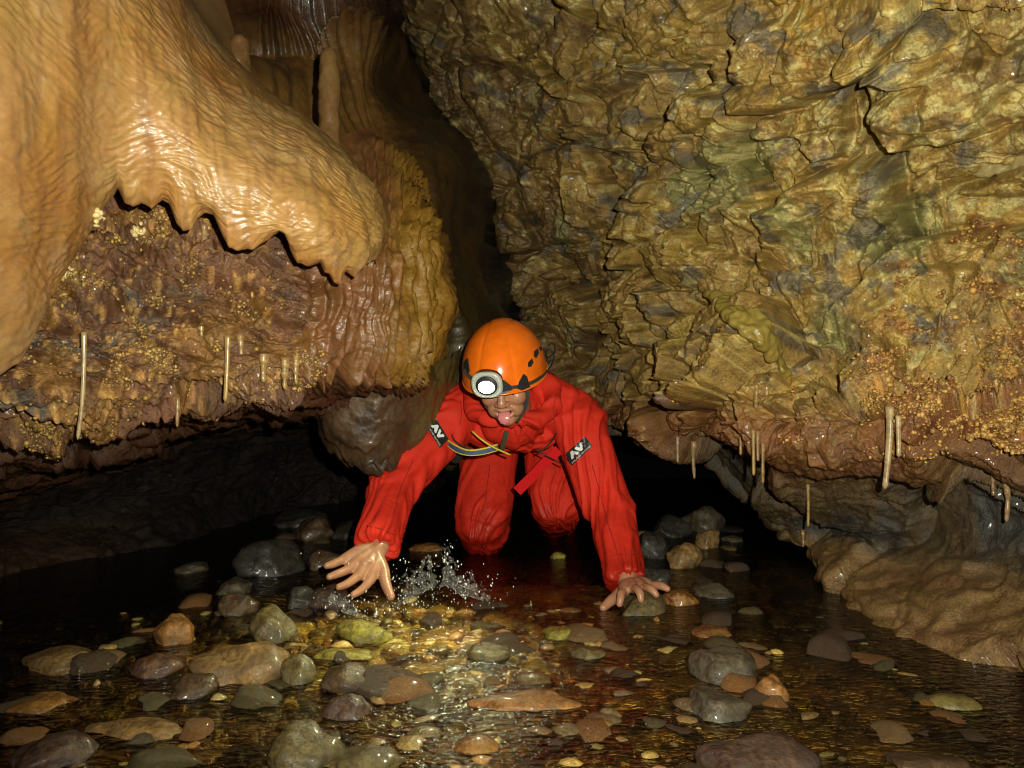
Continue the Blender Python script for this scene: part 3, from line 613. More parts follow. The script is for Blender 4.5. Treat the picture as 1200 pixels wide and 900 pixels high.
p = np.stack([X, Y, X*0], 2).reshape(-1, 3).astype(np.float32); x, y = p[:, 0], p[:, 1]
rough = .25+.9*np.exp(-((x+.05)/.7)**2)*sstep(2.0, 1.5, y)+.8*np.exp(-((x+.33)/.30)**2-((y-2.0)/.22)**2)
z = .0055*fbm(p*np.array([14, 22, 1]), 3, 501)*rough+.0022*fbm(p*np.array([26, 70, 1]), 3, 502)*rough
rr = np.hypot(x+.40, y-2.03); z = z+.012*np.sin(rr*95+2*noise(p*8, 7))*np.exp(-rr*5.0)
p[:, 2] = z
o = mesh_np('stream_water', p, grid_faces(len(ys), len(us)), M['water']); o['kind'] = 'structure'
print('stream', time.time()-T0)

# ================================================================ THE CAVER
class Shape:                                                       # closed pieces, later fused into one skin by a voxel remesh
    def __init__(s): s.v = []; s.f = []; s.n = 0
    def add(s, v, f): s.v.append(np.asarray(v, float)); s.f += [[i+s.n for i in q] for q in f]; s.n += len(v)
    def ell(s, c, r, rot=None):
        v = ICO3[0]*np.array(r)
        if rot is not None: v = v@np.array(rot).T
        s.add(v+np.array(c), ICO3[1].tolist())
    def tube(s, pts, rad, seg=20, flat=(1, 1), cap0=True, cap1=True, upv=None, sub=4):
        pts = np.array(pts, float); n = len(pts); wr, _ = cr_weights(n, [sub]*(n-1)) if n > 2 else (np.stack([1-np.linspace(0, 1, sub+1), np.linspace(0, 1, sub+1)], 1), 0)
        rad = np.array([(q, q) if np.isscalar(q) else q for q in rad], float)
        C0 = wr@pts; R0 = wr@rad; tg = np.gradient(C0, axis=0); tg /= np.linalg.norm(tg, axis=1)[:, None]
        up = np.array(upv if upv is not None else (0, 0, 1.0) if abs(tg[0][2]) < .9 else (0, 1.0, 0)); V = []
        for q, r_, t_ in zip(C0, R0, tg):
            a = np.cross(up, t_); a /= np.linalg.norm(a); b_ = np.cross(t_, a); up = b_
            th = np.linspace(0, 2*math.pi, seg, endpoint=False)
            V.append(q+np.outer(np.cos(th), a)*r_[0]+np.outer(np.sin(th), b_)*r_[1])
        V = np.concatenate(V); m_ = len(C0); f = []
        for i in range(m_-1):
            for j in range(seg): f.append([i*seg+j, i*seg+(j+1) % seg, (i+1)*seg+(j+1) % seg, (i+1)*seg+j])
        f.append(list(range(seg))[::-1]); f.append(list(range((m_-1)*seg, m_*seg))); s.add(V, f)
        if cap0: s.ell(C0[0], [R0[0].min()]*3)
        if cap1: s.ell(C0[-1], [R0[-1].min()]*3)
    def fuse(s, name, vox, smooth=2, lam=.5):
        me = bpy.data.meshes.new(name); me.from_pydata([tuple(q) for q in np.concatenate(s.v)], [], s.f); me.update()
        o = bpy.data.objects.new(name, me); COL.objects.link(o)
        md = o.modifiers.new('r', 'REMESH'); md.mode = 'VOXEL'; md.voxel_size = vox; md.use_smooth_shade = True
        if smooth:
            ms = o.modifiers.new('s', 'SMOOTH'); ms.iterations = smooth; ms.factor = lam
        dg = bpy.context.evaluated_depsgraph_get(); ev = o.evaluated_get(dg); m2 = bpy.data.meshes.new_from_object(ev)
        o.modifiers.clear(); o.data = m2; bpy.data.meshes.remove(me); m2.name = name
        m2.polygons.foreach_set('use_smooth', np.ones(len(m2.polygons), bool)); return o
def vget(o):
    a = np.empty(len(o.data.vertices)*3, np.float32); o.data.vertices.foreach_get('co', a); return a.reshape(-1, 3)
def vnor(o):
    a = np.empty(len(o.data.vertices)*3, np.float32); o.data.vertices.foreach_get('normal', a); return a.reshape(-1, 3)
def vset(o, v): o.data.vertices.foreach_set('co', np.ascontiguousarray(v, dtype=np.float32).ravel()); o.data.update()
def obvh(o): return BVHTree.FromPolygons([v.co.copy() for v in o.data.vertices], [list(q.vertices) for q in o.data.polygons])

M['skin'] = plain('skin', (.40, .185, .10), rough=.42, spec=.5, noisy=.14, scale=45, sss=.12, bump=.12, coat=.12)
M['tongue'] = plain('tongue', (.62, .20, .20), rough=.25, spec=.6, coat=.4, noisy=.08, scale=300)
M['lip'] = plain('lip', (.42, .15, .11), rough=.35)
M['mouth'] = plain('mouth_inside', (.06, .012, .01), rough=.6)
M['eye'] = plain('eye_white', (.7, .68, .62), rough=.2, noisy=.02)
M['iris'] = plain('eye_iris', (.02, .012, .008), rough=.15, noisy=.05)
M['hair'] = plain('dark_hair', (.012, .009, .007), rough=.6)
M['suit'] = plain('red_suit_cloth', (.60, .026, .011), rough=.7, spec=.2, noisy=.08, scale=22, bump=.1)
M['suit'].node_tree.nodes['Principled BSDF'].inputs['Sheen Weight'].default_value = .0
M['helmet'] = plain('orange_helmet_shell', (.82, .15, .006), rough=.26, spec=.5, coat=.5, noisy=.10, scale=40)
M['helmet_rim'] = M['helmet']
M['black'] = plain('black_plastic', (.018, .018, .018), rough=.4)
M['strapblack'] = plain('black_webbing', (.022, .022, .02), rough=.75, noisy=.3, scale=300, bump=.4)
M['olive'] = plain('olive_webbing', (.035, .045, .02), rough=.75, noisy=.3, scale=300)
M['grey'] = plain('pale_grey_plastic', (.42, .43, .36), rough=.35)
M['white'] = plain('white_print', (.75, .78, .76), rough=.5, noisy=.05)
M['yellow'] = plain('yellow_cord', (.62, .5, .05), rough=.6, noisy=.2, scale=250)
M['blue'] = plain('blue_webbing', (.03, .06, .16), rough=.65, noisy=.2, scale=250)
M['redstrap'] = plain('red_webbing', (.5, .01, .012), rough=.85, spec=.1, noisy=.15, scale=250)

PER = empty('person', (0.02, 2.72, 0), 'caver in red oversuit and orange helmet crawling through the stream, tongue stuck out', 'person')
# joints
SR = P(526, 494, 2.50); ER = P(464, 566, 2.36); WR = P(441, 646, 2.13)
SL = P(678, 497, 2.50); EL = P(713, 592, 2.40); WL = P(736, 682, 2.16)
HR = np.array((-.07, 2.98, .44)); KR = np.array((-.098, 2.74, .095)); FR = np.array((-.10, 3.16, -.04))
HL = np.array((.13, 2.98, .44)); KL = np.array((.152, 2.77, .172)); FL = np.array((.17, 3.18, .03))
CH = np.array((.003, 2.53, .488)); BE = np.array((.02, 2.78, .50)); HI = np.array((.03, 2.98, .50))
# head frame: looks down and a little to its right
HC = P(592, 443, 2.235)
yaw, pit, rol = math.radians(-7), math.radians(31), math.radians(4)
fwd = Vector((math.sin(yaw)*math.cos(pit), -math.cos(yaw)*math.cos(pit), -math.sin(pit)))
lat = Vector((math.cos(yaw), math.sin(yaw), 0))                      # image right
upv = fwd.cross(lat)*-1
if upv.z < 0: upv = -upv
lat2 = (lat*math.cos(rol)+upv*math.sin(rol)); upv = (upv*math.cos(rol)-lat*math.sin(rol)); lat = lat2
HM = np.array([lat[:], fwd[:], upv[:]]).T                            # columns: image right, forward, up
def hp(x, y, z): return HC+HM@np.array((x, y, z))
body = Shape()
def he(c, r): body.ell(hp(*c), r, HM)
he((0, -.012, .03), (.073, .092, .082)); he((0, .025, -.015), (.060, .062, .078)); he((0, .030, -.06), (.050, .050, .045))
he((0, .056, -.094), (.026, .026, .020)); he((0, .040, -.090), (.036, .034, .022))
for s in (-1, 1):
    he((s*.035, .062, -.022), (.026, .024, .026)); he((s*.030, .078, .030), (.027, .012, .010)); he((s*.075, -.005, -.008), (.010, .020, .030))
    he((s*.0125, .098, -.024), (.009, .011, .008)); he((s*.030, .070, .010), (.017, .015, .009)); he((s*.028, .060, -.055), (.022, .024, .03))
body.tube([hp(0, .080, .022), hp(0, .094, .004), hp(0, .106, -.016)], [.009, .0095, .012], 12)
he((0, .107, -.020), (.0125, .0115, .010))
body.tube([hp(-.027, .080, -.049), hp(-.012, .090, -.045), hp(0, .091, -.046), hp(.012, .090, -.045), hp(.027, .080, -.049)], [.004, .006, .0058, .006, .004], 10)
body.tube([hp(-.025, .076, -.056), hp(-.017, .083, -.068), hp(0, .087, -.073), hp(.017, .083, -.068), hp(.025, .076, -.056)], [.004, .006, .0068, .006, .004], 10)
body.tube([hp(0, -.02, -.03), (.0, 2.40, .50), CH], [.056, .058, .08], 20)
body.tube([CH, BE, HI], [(.13, .09), (.12, .08), (.13, .09)], 24)
body.tube([CH, SR, ER, WR], [.06, .055, .042, .028], 18)
body.tube([CH, SL, EL, WL], [.06, .055, .042, .028], 18)
body.tube([HI, HR, KR, FR], [.08, .08, .055, .04], 18); body.tube([HI, HL, KL, FL], [.08, .08, .055, .04], 18)
def hand(wr, mcp, fingers, thumb, el, r0=.0112, pw=.0135, ins=(1, 1)):
    wr = np.array(wr); mc = [np.array(q) for q in mcp]
    side = mc[-1]-mc[0]; side /= np.linalg.norm(side)
    for k, m0 in enumerate(mc):
        w0 = wr+side*(k-1.5)*.007
        body.tube([w0, (w0+m0)/2+np.array((0, 0, .004)), m0], [.0145, .0175, .0145], 12)
    body.tube([wr*.72+el*.28, wr], [.030, (.027, .023)], 14)
    for m0, ch in zip(mc, fingers):
        pts = [m0]+[np.array(q) for q in ch]
        body.tube(pts, [r0*1.12, r0*1.02, r0*.95, r0*.78], 12, sub=5)
    body.tube([wr+(mc[0]-wr)*.25]+[np.array(q) for q in thumb], [.020, .0165, .0140, .0108], 12, sub=5)
    body.ell(wr*.45+mc[1]*.3+mc[2]*.25, (.028, .028, .015))
# right hand (image left), splashing: fingers spread down to the left
hand(P(443, 643, 2.13), [P(434, 679, 2.065), P(421, 674, 2.062), P(410, 666, 2.07), P(404, 655, 2.085)],
 [[P(428, 687, 2.05), P(421, 693, 2.038), P(414, 697, 2.028)],
  [P(413, 680, 2.045), P(405, 685, 2.032), P(397, 688, 2.022)],
  [P(402, 670, 2.055), P(394, 673, 2.042), P(386, 676, 2.032)],
  [P(397, 658, 2.072), P(390, 661, 2.06), P(383, 663, 2.05)]],
 [P(449, 668, 2.09), P(452, 684, 2.06), P(458, 699, 2.035)], ER)
# left hand (image right), leaning on the rock
hand(P(738, 684, 2.165), [P(731, 693, 2.085), P(743, 689, 2.08), P(754, 688, 2.085), P(763, 687, 2.105)],
 [[P(728, 696, 2.06), P(727, 702, 2.045), P(726, 708, 2.04)],
  [P(747, 691, 2.045), P(750, 696, 2.025), P(751, 703, 2.018)],
  [P(760, 689, 2.05), P(765, 692, 2.035), P(769, 697, 2.028)],
  [P(770, 686, 2.085), P(776, 687, 2.07), P(782, 690, 2.06)]],
 [P(724, 698, 2.115), P(716, 704, 2.09), P(707, 712, 2.07)], EL, r0=.0108)
bo = body.fuse('body', .0031, 3, .5); bo.data.materials.clear(); bo.data.materials.append(M['skin']); put(bo, PER)
def sub_ell(name, c, r, mat, parent=PER, rot=HM):
    v = ICO3[0]*np.array(r)@np.array(rot).T+np.array(c); o = mesh_np(name, v, ICO3[1], mat); 
    put(o, PER) if parent is PER else kid(o, parent); return o
def kid(o, par): o.parent = par; o.matrix_parent_inverse = (Matrix.Translation(Vector(PER.location))@Matrix.Translation(-Vector(PER.location))).inverted()
def tubeobj(name, pts, rad, mat, parent=PER, seg=10, flat=None, sub=6):
    s = Shape(); s.tube(pts, rad, seg, sub=sub, upv=flat, cap0=False, cap1=False); me = bpy.data.meshes.new(name)
    me.from_pydata([tuple(q) for q in np.concatenate(s.v)], [], s.f); me.materials.append(mat); me.polygons.foreach_set('use_smooth', np.ones(len(me.polygons), bool))
    o = bpy.data.objects.new(name, me); COL.objects.link(o); put(o, PER) if parent is PER else kid(o, parent); return o
sub_ell('mouth_opening', hp(0, .081, -.057), (.019, .010, .011), M['mouth'])
# tongue: out and down over the lower lip
ts = Shape(); ts.tube([hp(0, .070, -.055), hp(0, .090, -.058), hp(0, .101, -.066), hp(0, .103, -.080)], [(.014, .005), (.0165, .0055), (.0175, .006), (.012, .005)], 16, upv=HM[:, 2])
to = ts.fuse('tongue', .0018, 3); to.data.materials.clear(); to.data.materials.append(M['tongue']); put(to, PER)
for s in (-1, 1):
    e = sub_ell('eye', hp(s*.030, .074, .006), (.0125, .0125, .0125), M['eye'])
    sub_ell('iris', hp(s*.030, .0835, .001), (.0055, .0042, .0055), M['iris'], e)
    tubeobj('eyebrow', [hp(s*.012, .091, .026), hp(s*.03, .091, .032), hp(s*.050, .078, .026)], [.003, .0035, .002], M['hair'])
hs = Shape(); hs.ell(hp(0, -.02, .035), (.079, .092, .083), HM)
ho = hs.fuse('hair', .004, 1); v = vget(ho); vset(ho, v+vnor(ho)*(.002*noise(v*120, 7))[:, None]); ho.data.materials.clear(); ho.data.materials.append(M['hair']); put(ho, PER)

# ---- oversuit
su = Shape()
su.tube([CH+np.array((0, -.06, -.01)), CH, BE, HI+np.array((0, .05, 0))], [(.17, .10), (.19, .128), (.18, .125), (.175, .14)], 32)
su.ell(CH+np.array((0, .0, .035)), (.175, .10, .090))
for s, Sh in ((-1, SR), (1, SL)):
    su.tube([CH+np.array((s*.06, 0, .045)), Sh+np.array((-s*.03, .02, .028)), Sh], [.082, .076, .076], 20)
def foot(Sh, E_, W_, nm):
    d = (W_-E_)/np.linalg.norm(W_-E_)
    su.tube([Sh, Sh*.5+E_*.5, E_, E_*.5+W_*.5, W_-d*.008], [.083, .074, .0665, .0570, .0500], 24, cap1=False)
foot(SR, ER, P(440, 643, 2.135), 0); foot(SL, EL, P(735, 684, 2.17), 1)
su.tube([HI+np.array((-.07, .02, -.02)), HR, HR*.45+KR*.55, KR, KR*.5+FR*.5, FR], [.12, .108, .098, .082, .072, .068], 24)
su.tube([HI+np.array((.07, .02, -.02)), HL, HL*.45+KL*.55, KL, KL*.5+FL*.5, FL], [.12, .106, .094, .086, .075, .068], 24)
# raised collar round the neck
cz = np.array((.0, 2.40, .49)); th = np.linspace(0, 2*math.pi, 25)
ring = [cz+np.array((.118*math.cos(a)+.004, .085*math.sin(a)+.03, .038+.065*math.sin(a)+.012*math.sin(3*a))) for a in th]
for i in range(24): su.tube([ring[i], ring[i+1]], [.026, .026], 12, sub=2)
so = su.fuse('oversuit', .0048, 5, .5)
v = vget(so); n = vnor(so)
bones = [(SR, ER, .08), (ER, WR, .06), (SL, EL, .08), (EL, WL, .06), (HR, KR, .1), (KR, FR, .08), (HL, KL, .1), (KL, FL, .08), (CH, HI, .19)]
num = 0; den = 0
for k, (a, b_, rr) in enumerate(bones):
    ax = (b_-a).astype(np.float32); Lg = np.linalg.norm(ax); ax /= Lg; q = v-a.astype(np.float32); tt = np.clip(q@ax, 0, Lg); dist = np.linalg.norm(q-tt[:, None]*ax, axis=1)/rr
    perp = q-(q@ax)[:, None]*ax; wv = (1/(dist**6+.02))
    tw = perp/np.maximum(.02, np.linalg.norm(perp, axis=1))[:, None]
    s1 = (q@ax)*9+.9*noise(v*5, 600+k)+tw[:, 0]*1.9+tw[:, 2]*1.3
    cr = np.stack([s1, tw[:, 0]*.7, tw[:, 2]*.7], 1)
    f_a = sstep(.25, 1.0, 1-2*np.abs(noise(cr, 610+k)))*1.15; f_b = 1-2*np.abs(noise(cr*np.array([1.9, 2.2, 2.2]), 620+k))
    lg = noise(np.stack([(q@ax)*5, tw[:, 0]*2.6, tw[:, 2]*2.6], 1), 630+k)
    jt = .55+.7*np.exp(-((tt-Lg)/.07)**2)+.5*np.exp(-((tt)/.07)**2)
    val = (.0095*(f_a-.3)+.0006*(f_b-.3)+.006*lg)*jt*(1.0 if k != 8 else .8)
    num = num+val*wv; den = den+wv
fold = num/den
fold = fold+.0009*(1-2*np.abs(noise(v*38+2*np.stack([noise(v*12, 1), noise(v*12, 2), noise(v*12, 3)], 1), 640)))
# keep clear of patches' seat: a little calmer there
vset(so, v+n*(fold*1.15)[:, None]); so.data.materials.clear(); so.data.materials.append(M['suit']); put(so, PER)
SB = obvh(so); bpy.context.view_layer.update()
def on_suit(px, py, off=.0015):
    o_ = Vector((0, 0, EYE)); d_ = (Vector(P(px, py, 1))-o_).normalized(); h_ = SB.ray_cast(o_, d_)
    return (np.array(h_[0])-np.array(d_)*off) if h_[0] is not None else None
def decal(name, quad, mat, parent, off, shape=None, n=14, thick=.0):
    # quad: four photo corners TL TR BR BL; surface patch laid on the cloth. shape: list of polygons in unit square
    q = np.array(quad, float)
    def uv(u, w): return (q[0]*(1-u)*(1-w)+q[1]*u*(1-w)+q[2]*u*w+q[3]*(1-u)*w)
    V = []; Fc = []
    if shape is None:
        for j in range(n+1):
            for i in range(n+1):
                a = uv(i/n, j/n); h_ = on_suit(a[0], a[1], off); V.append(h_)
        last = next(x_ for x_ in V if x_ is not None); V = [x_ if x_ is not None else last for x_ in V]
        Fc = grid_faces(n+1, n+1).tolist()
    else:
        for poly in shape:
            bm = bmesh.new(); bm.faces.new([bm.verts.new((x_, y_, 0)) for x_, y_ in poly])
            bmesh.ops.triangulate(bm, faces=bm.faces[:])
            for _ in range(2): bmesh.ops.subdivide_edges(bm, edges=bm.edges[:], cuts=1, use_grid_fill=True)
            bm.verts.ensure_lookup_table(); k0 = len(V)
            for vv in bm.verts:
                a = uv(vv.co.x, vv.co.y); h_ = on_suit(a[0], a[1], off); V.append(h_ if h_ is not None else V[-1])
            Fc += [[w_.index+k0 for w_ in ff.verts] for ff in bm.faces]; bm.free()
    me = bpy.data.meshes.new(name); me.from_pydata([tuple(x_) for x_ in V], [], Fc); me.materials.append(mat); me.polygons.foreach_set('use_smooth', np.ones(len(me.polygons), bool))
    o = bpy.data.objects.new(name, me); COL.objects.link(o); (put(o, PER) if parent is PER else kid(o, parent)); return o
def text_polys(s, x0, y0, x1, y1):
    cu = bpy.data.curves.new('lettering', 'FONT'); cu.body = s; cu.resolution_u = 2; o = bpy.data.objects.new('lettering', cu); COL.objects.link(o)
    dg = bpy.context.evaluated_depsgraph_get(); me = bpy.data.meshes.new_from_object(o.evaluated_get(dg)); bpy.data.objects.remove(o)
    V = np.array([v_.co[:2] for v_ in me.vertices]); lo, hi = V.min(0), V.max(0); V = (V-lo)/(hi-lo)
    V[:, 0] = x0+V[:, 0]*(x1-x0); V[:, 1] = y1-V[:, 1]*(y1-y0)
    return [[tuple(V[i]) for i in pl.vertices] for pl in me.polygons]
def arch(cx, cy, s, inv):   # the rounded A and V of the badge: a triangle with a notch
    pts = [(-.48, .50), (-.62, .34), (-.14, -.52), (.14, -.52), (.62, .34), (.48, .50), (.20, .42), (.14, .16), (0, .04), (-.14, .16), (-.20, .42)]
    return [(cx+s[0]*x_, cy+s[1]*(y_ if not inv else -y_)) for x_, y_ in pts]
def badge(quad, lab):
    b0 = decal('badge', quad, M['black'], PER, .0016); b0['label'] = lab
    decal('letter', quad, M['white'], b0, .0028, [arch(.31, .42, (.28, .52), False)])
    decal('letter', quad, M['white'], b0, .0028, [arch(.62, .40, (.28, .52), True)])
    decal('small_lettering', quad, M['white'], b0, .0028, text_polys('AVENTURE VERTICALE', .06, .80, .94, .93))
badge([(660, 534), (685.5, 511.5), (694.5, 522.5), (670, 546)], 'black sleeve badge with white AV letters on the upper left arm')
badge([(510.5, 489.5), (526, 515), (515.5, 525), (498.5, 498)], 'black sleeve badge with white AV letters on the upper right arm')
nt = M['suit'].node_tree; N = nt.nodes; L = nt.links; bs = N['Principled BSDF']; src = bs.inputs['Base Color'].links[0].from_socket   # soaked cloth near the water
geo = N.new('ShaderNodeTexCoord'); sx = N.new('ShaderNodeSeparateXYZ'); L.new(geo.outputs['Object'], sx.inputs[0]); wn = N.new('ShaderNodeTexNoise'); wn.inputs['Scale'].default_value = 9; wn.inputs['Detail'].default_value = 5
L.new(geo.outputs['Object'], wn.inputs['Vector']); wa = N.new('ShaderNodeMath'); wa.operation = 'MULTIPLY_ADD'; L.new(wn.outputs[0], wa.inputs[0]); wa.inputs[1].default_value = -.32; L.new(sx.outputs[2], wa.inputs[2])
wm = N.new('ShaderNodeMapRange'); wm.inputs['From Min'].default_value = -.13; wm.inputs['From Max'].default_value = .03; wm.inputs['To Min'].default_value = .42; wm.inputs['To Max'].default_value = 1; L.new(wa.outputs[0], wm.inputs[0])
wv_ = N.new('ShaderNodeVectorMath'); wv_.operation = 'SCALE'; L.new(src, wv_.inputs[0]); L.new(wm.outputs[0], wv_.inputs['Scale']); L.new(wv_.outputs[0], bs.inputs['Base Color'])
wr2 = N.new('ShaderNodeMapRange'); wr2.inputs['From Min'].default_value = .42; wr2.inputs['From Max'].default_value = 1; wr2.inputs['To Min'].default_value = .3; wr2.inputs['To Max'].default_value = .7; L.new(wm.outputs[0], wr2.inputs[0]); L.new(wr2.outputs[0], bs.inputs['Roughness'])
M['seam'] = plain('dark_red_seam', (.26, .008, .006), rough=.8)
for path in ([(652, 462), (648, 480), (650, 498), (656, 516)], [(540, 470), (541, 486), (538, 500)], [(694, 545), (704, 580), (712, 612), (724, 650), (731, 676)], [(484, 540), (470, 570), (462, 600), (456, 630)], [(574, 545), (570, 575), (566, 605)], [(616, 480), (612, 500), (606, 520)], [(714, 652), (730, 649), (746, 650)], [(430, 616), (448, 620), (464, 628)]):
    pp = [on_suit(x_, y_, .0004) for x_, y_ in path]; pp = [q for q in pp if q is not None]
    if len(pp) > 2:
        dense = []
        for (x0, y0), (x1, y1) in zip(path[:-1], path[1:]):
            for k in range(6): dense.append(on_suit(x0+(x1-x0)*k/6, y0+(y1-y0)*k/6, .0004))
        dense = [q for q in dense if q is not None]; tubeobj('seam', dense, [.0013]*len(dense), M['seam'], sub=1, seg=6)
# flaps and seams on the suit
def ribbon(name, pts, width, mat, parent=PER, thick=.0012):
    pts = np.array(pts, float); n = len(pts); wr, _ = cr_weights(n, [6]*(n-1)); c0 = wr@pts; tg = np.gradient(c0, axis=0); tg /= np.linalg.norm(tg, axis=1)[:, None]
    view = c0-np.array((0, 0, EYE)); sd = np.cross(tg, view); sd /= np.linalg.norm(sd, axis=1)[:, None]; nn = np.cross(sd, tg)
    V = np.concatenate([c0+sd*width/2, c0-sd*width/2, c0+sd*width/2+nn*thick, c0-sd*width/2+nn*thick]); k = len(c0); Fc = []
    for i in range(k-1):
        for a_, b_ in ((0, 1), (1, 3), (3, 2), (2, 0)): Fc.append([a_*k+i, a_*k+i+1, b_*k+i+1, b_*k+i])
    Fc += [[0, k, 3*k, 2*k], [k-1, 2*k-1, 4*k-1, 3*k-1]]
    me = bpy.data.meshes.new(name); me.from_pydata([tuple(x_) for x_ in V], [], Fc); me.materials.append(mat)
    o = bpy.data.objects.new(name, me); COL.objects.link(o); put(o, PER) if parent is PER else kid(o, parent); return o
sp = lambda a, b, d: P(a, b, d)
ribbon('dangling_strap', [sp(655, 527, 2.47), sp(641, 540, 2.46), sp(624, 558, 2.44), sp(606, 576, 2.42)], .030, M['redstrap'])
o = ribbon('harness_webbing', [sp(521, 516, 2.42), sp(533, 525, 2.38), sp(548, 530, 2.36), sp(566, 529, 2.36), sp(583, 524, 2.37)], .013, M['blue'])
tubeobj('edge_piping', [sp(521, 513, 2.415), sp(533, 521.5, 2.375), sp(548, 527.5, 2.35), sp(566, 526, 2.35), sp(583, 521, 2.36)], [.0028]*5, M['yellow'], o)
tubeobj('edge_piping', [sp(521, 519, 2.415), sp(533, 529, 2.375), sp(548, 533.5, 2.35), sp(566, 532.5, 2.35), sp(583, 528, 2.36)], [.0016]*5, M['yellow'], o)
tubeobj('cord', [sp(553, 505, 2.36), sp(563, 514, 2.34), sp(578, 524, 2.34), sp(598, 533, 2.36)], [.0026]*4, M['yellow'])
tubeobj('cord', [sp(528, 506, 2.42), sp(533, 516, 2.38), sp(545, 524, 2.37), sp(560, 529, 2.37)], [.002]*4, M['strapblack'])
tubeobj('cord', [sp(652, 508, 2.45), sp(646, 518, 2.40), sp(636, 527, 2.38), sp(630, 531, 2.40)], [.0022]*4, M['strapblack'])
tubeobj('cord', [sp(628, 527, 2.40), sp(640, 534, 2.39), sp(648, 538, 2.40), sp(660, 545, 2.43)], [.0018]*4, M['strapblack'])
pk = Shape(); pk.ell(P(534, 512, 2.50), (.035, .05, .035)); pk.tube([P(530, 505, 2.52), P(536, 520, 2.50), P(534, 536, 2.55)], [.03, .028, .02], 14)
pko = pk.fuse('shadowed_harness_pouch', .005, 2); pko.name = 'harness_pouch'; pko.data.materials.clear(); pko.data.materials.append(M['strapblack']); put(pko, PER)

# ---- helmet
HX, HY, HZ = .113, .142, .129
HO = np.array((0, -.012, .028))
def shell(th, ph, grow=0.0):
    # th round the head (0 = image right, 90 deg = front), ph from the crown (0) to the rim (1)
    a = ph*math.radians(98); x_, y_, z_ = math.cos(th)*math.sin(a), math.sin(th)*math.sin(a), math.cos(a)
    lift = .020*max(0, math.sin(th))**2*ph**3-.012*max(0, -math.sin(th))*ph**3
    fl = .055*max(0, ph-.86)/.14
    ridge = 0
    for off_, wd_, am in ((-.42, .035, -.0022), (.42, .035, -.0022), (0, .30, .0035)):
        ridge += am*math.exp(-((x_-off_*(.35+.65*math.sin(max(a, .25))))/wd_)**2)*min(1, ph*3)*(1 if ph < .8 else max(0, (.95-ph)/.15))
    g = 1+fl*.9*(.5+.5*abs(math.sin(th)))
    return HO+np.array(((HX+grow+ridge)*x_*g, (HY+grow+ridge)*y_*g, (HZ+grow+ridge)*z_+lift))
nt_, np_ = 120, 60
V = [hp(*shell(0, 0))]; 
for j in range(1, np_+1):
    for i in range(nt_): V.append(hp(*shell(2*math.pi*i/nt_, j/np_)))
k0 = len(V)
for j in range(np_, 0, -1):
    for i in range(nt_): V.append(hp(*(shell(2*math.pi*i/nt_, j/np_, -.0045)+np.array((0, 0, .0005)))))
V.append(hp(*shell(0, 0, -.0045))); V = np.array(V); Q = []; Tt = []
rows_ = 2*np_
for j in range(rows_-1):
    for i in range(nt_): Q.append([1+j*nt_+i, 1+j*nt_+(i+1) % nt_, 1+(j+1)*nt_+(i+1) % nt_, 1+(j+1)*nt_+i])
for i in range(nt_): Q.append([0, 1+(i+1) % nt_, 1+i, 1+i][:3]); Q.append([len(V)-1, 1+(rows_-1)*nt_+i, 1+(rows_-1)*nt_+(i+1) % nt_])
me = bpy.data.meshes.new('helmet'); me.from_pydata([tuple(q) for q in V], [], Q); me.materials.append(M['helmet']); me.polygons.foreach_set('use_smooth', np.ones(len(me.polygons), bool))
hel = bpy.data.objects.new('helmet', me); COL.objects.link(hel); put(hel, PER)
rim = [hp(*shell(2*math.pi*i/48, 1.0)) for i in range(49)]
tubeobj('rim', rim, [.0028]*49, M['helmet'], hel, 8, sub=2)
HB = obvh(hel)
def on_hel(px, py, off=0.0):
    o_ = Vector((0, 0, EYE)); d_ = (Vector(P(px, py, 1))-o_).normalized(); h_ = HB.ray_cast(o_, d_)
    if h_[0] is None: return None, None
    nn = np.array(h_[1]); nn = nn if nn.dot(np.array(d_)) < 0 else -nn
    return np.array(h_[0])+nn*off, nn
def plate(name, polys_px, mat, th_, parent):
    V = []; Fc = []
    for poly in polys_px:
        a = []; b_ = []
        for x_, y_ in poly:
            q, nn = on_hel(x_, y_, .0006)
            if q is None: continue
            a.append(q); b_.append(q+nn*th_)
        if len(a) < 3: continue
        k = len(V); n_ = len(a); V += a+b_; Fc += [list(range(k, k+n_)), list(range(k+n_, k+2*n_))]+[[k+i, k+(i+1) % n_, k+n_+(i+1) % n_, k+n_+i] for i in range(n_)]
    if not V: print('plate missed', name); return None
    me = bpy.data.meshes.new(name); me.from_pydata([tuple(q) for q in V], [], Fc); me.materials.append(mat); o = bpy.data.objects.new(name, me); COL.objects.link(o); kid(o, parent); return o
for poly in ([(618.5, 425), (623, 420), (625, 424.5), (622, 430), (618.5, 430)], [(625.5, 412), (630, 408), (631.3, 414), (628, 420), (625.5, 418)], [(631.5, 405.5), (634, 403), (635.5, 408), (633.5, 411.5), (632, 410)], [(634.8, 399.5), (636.2, 397.8), (637.8, 404), (636.6, 407)]):
    plate('vent_dark_plate', [poly], M['black'], .0008, hel)  # black plates laid on the shell, painting the darkness of vent holes
plate('strap_clip', [[(605, 455), (608, 447), (613, 438), (616.5, 441), (620, 453), (611, 457)]], M['black'], .004, hel)
plate('strap_clip', [[(545, 425), (549, 420), (551, 434), (549, 438), (545, 434)]], M['black'], .004, hel)

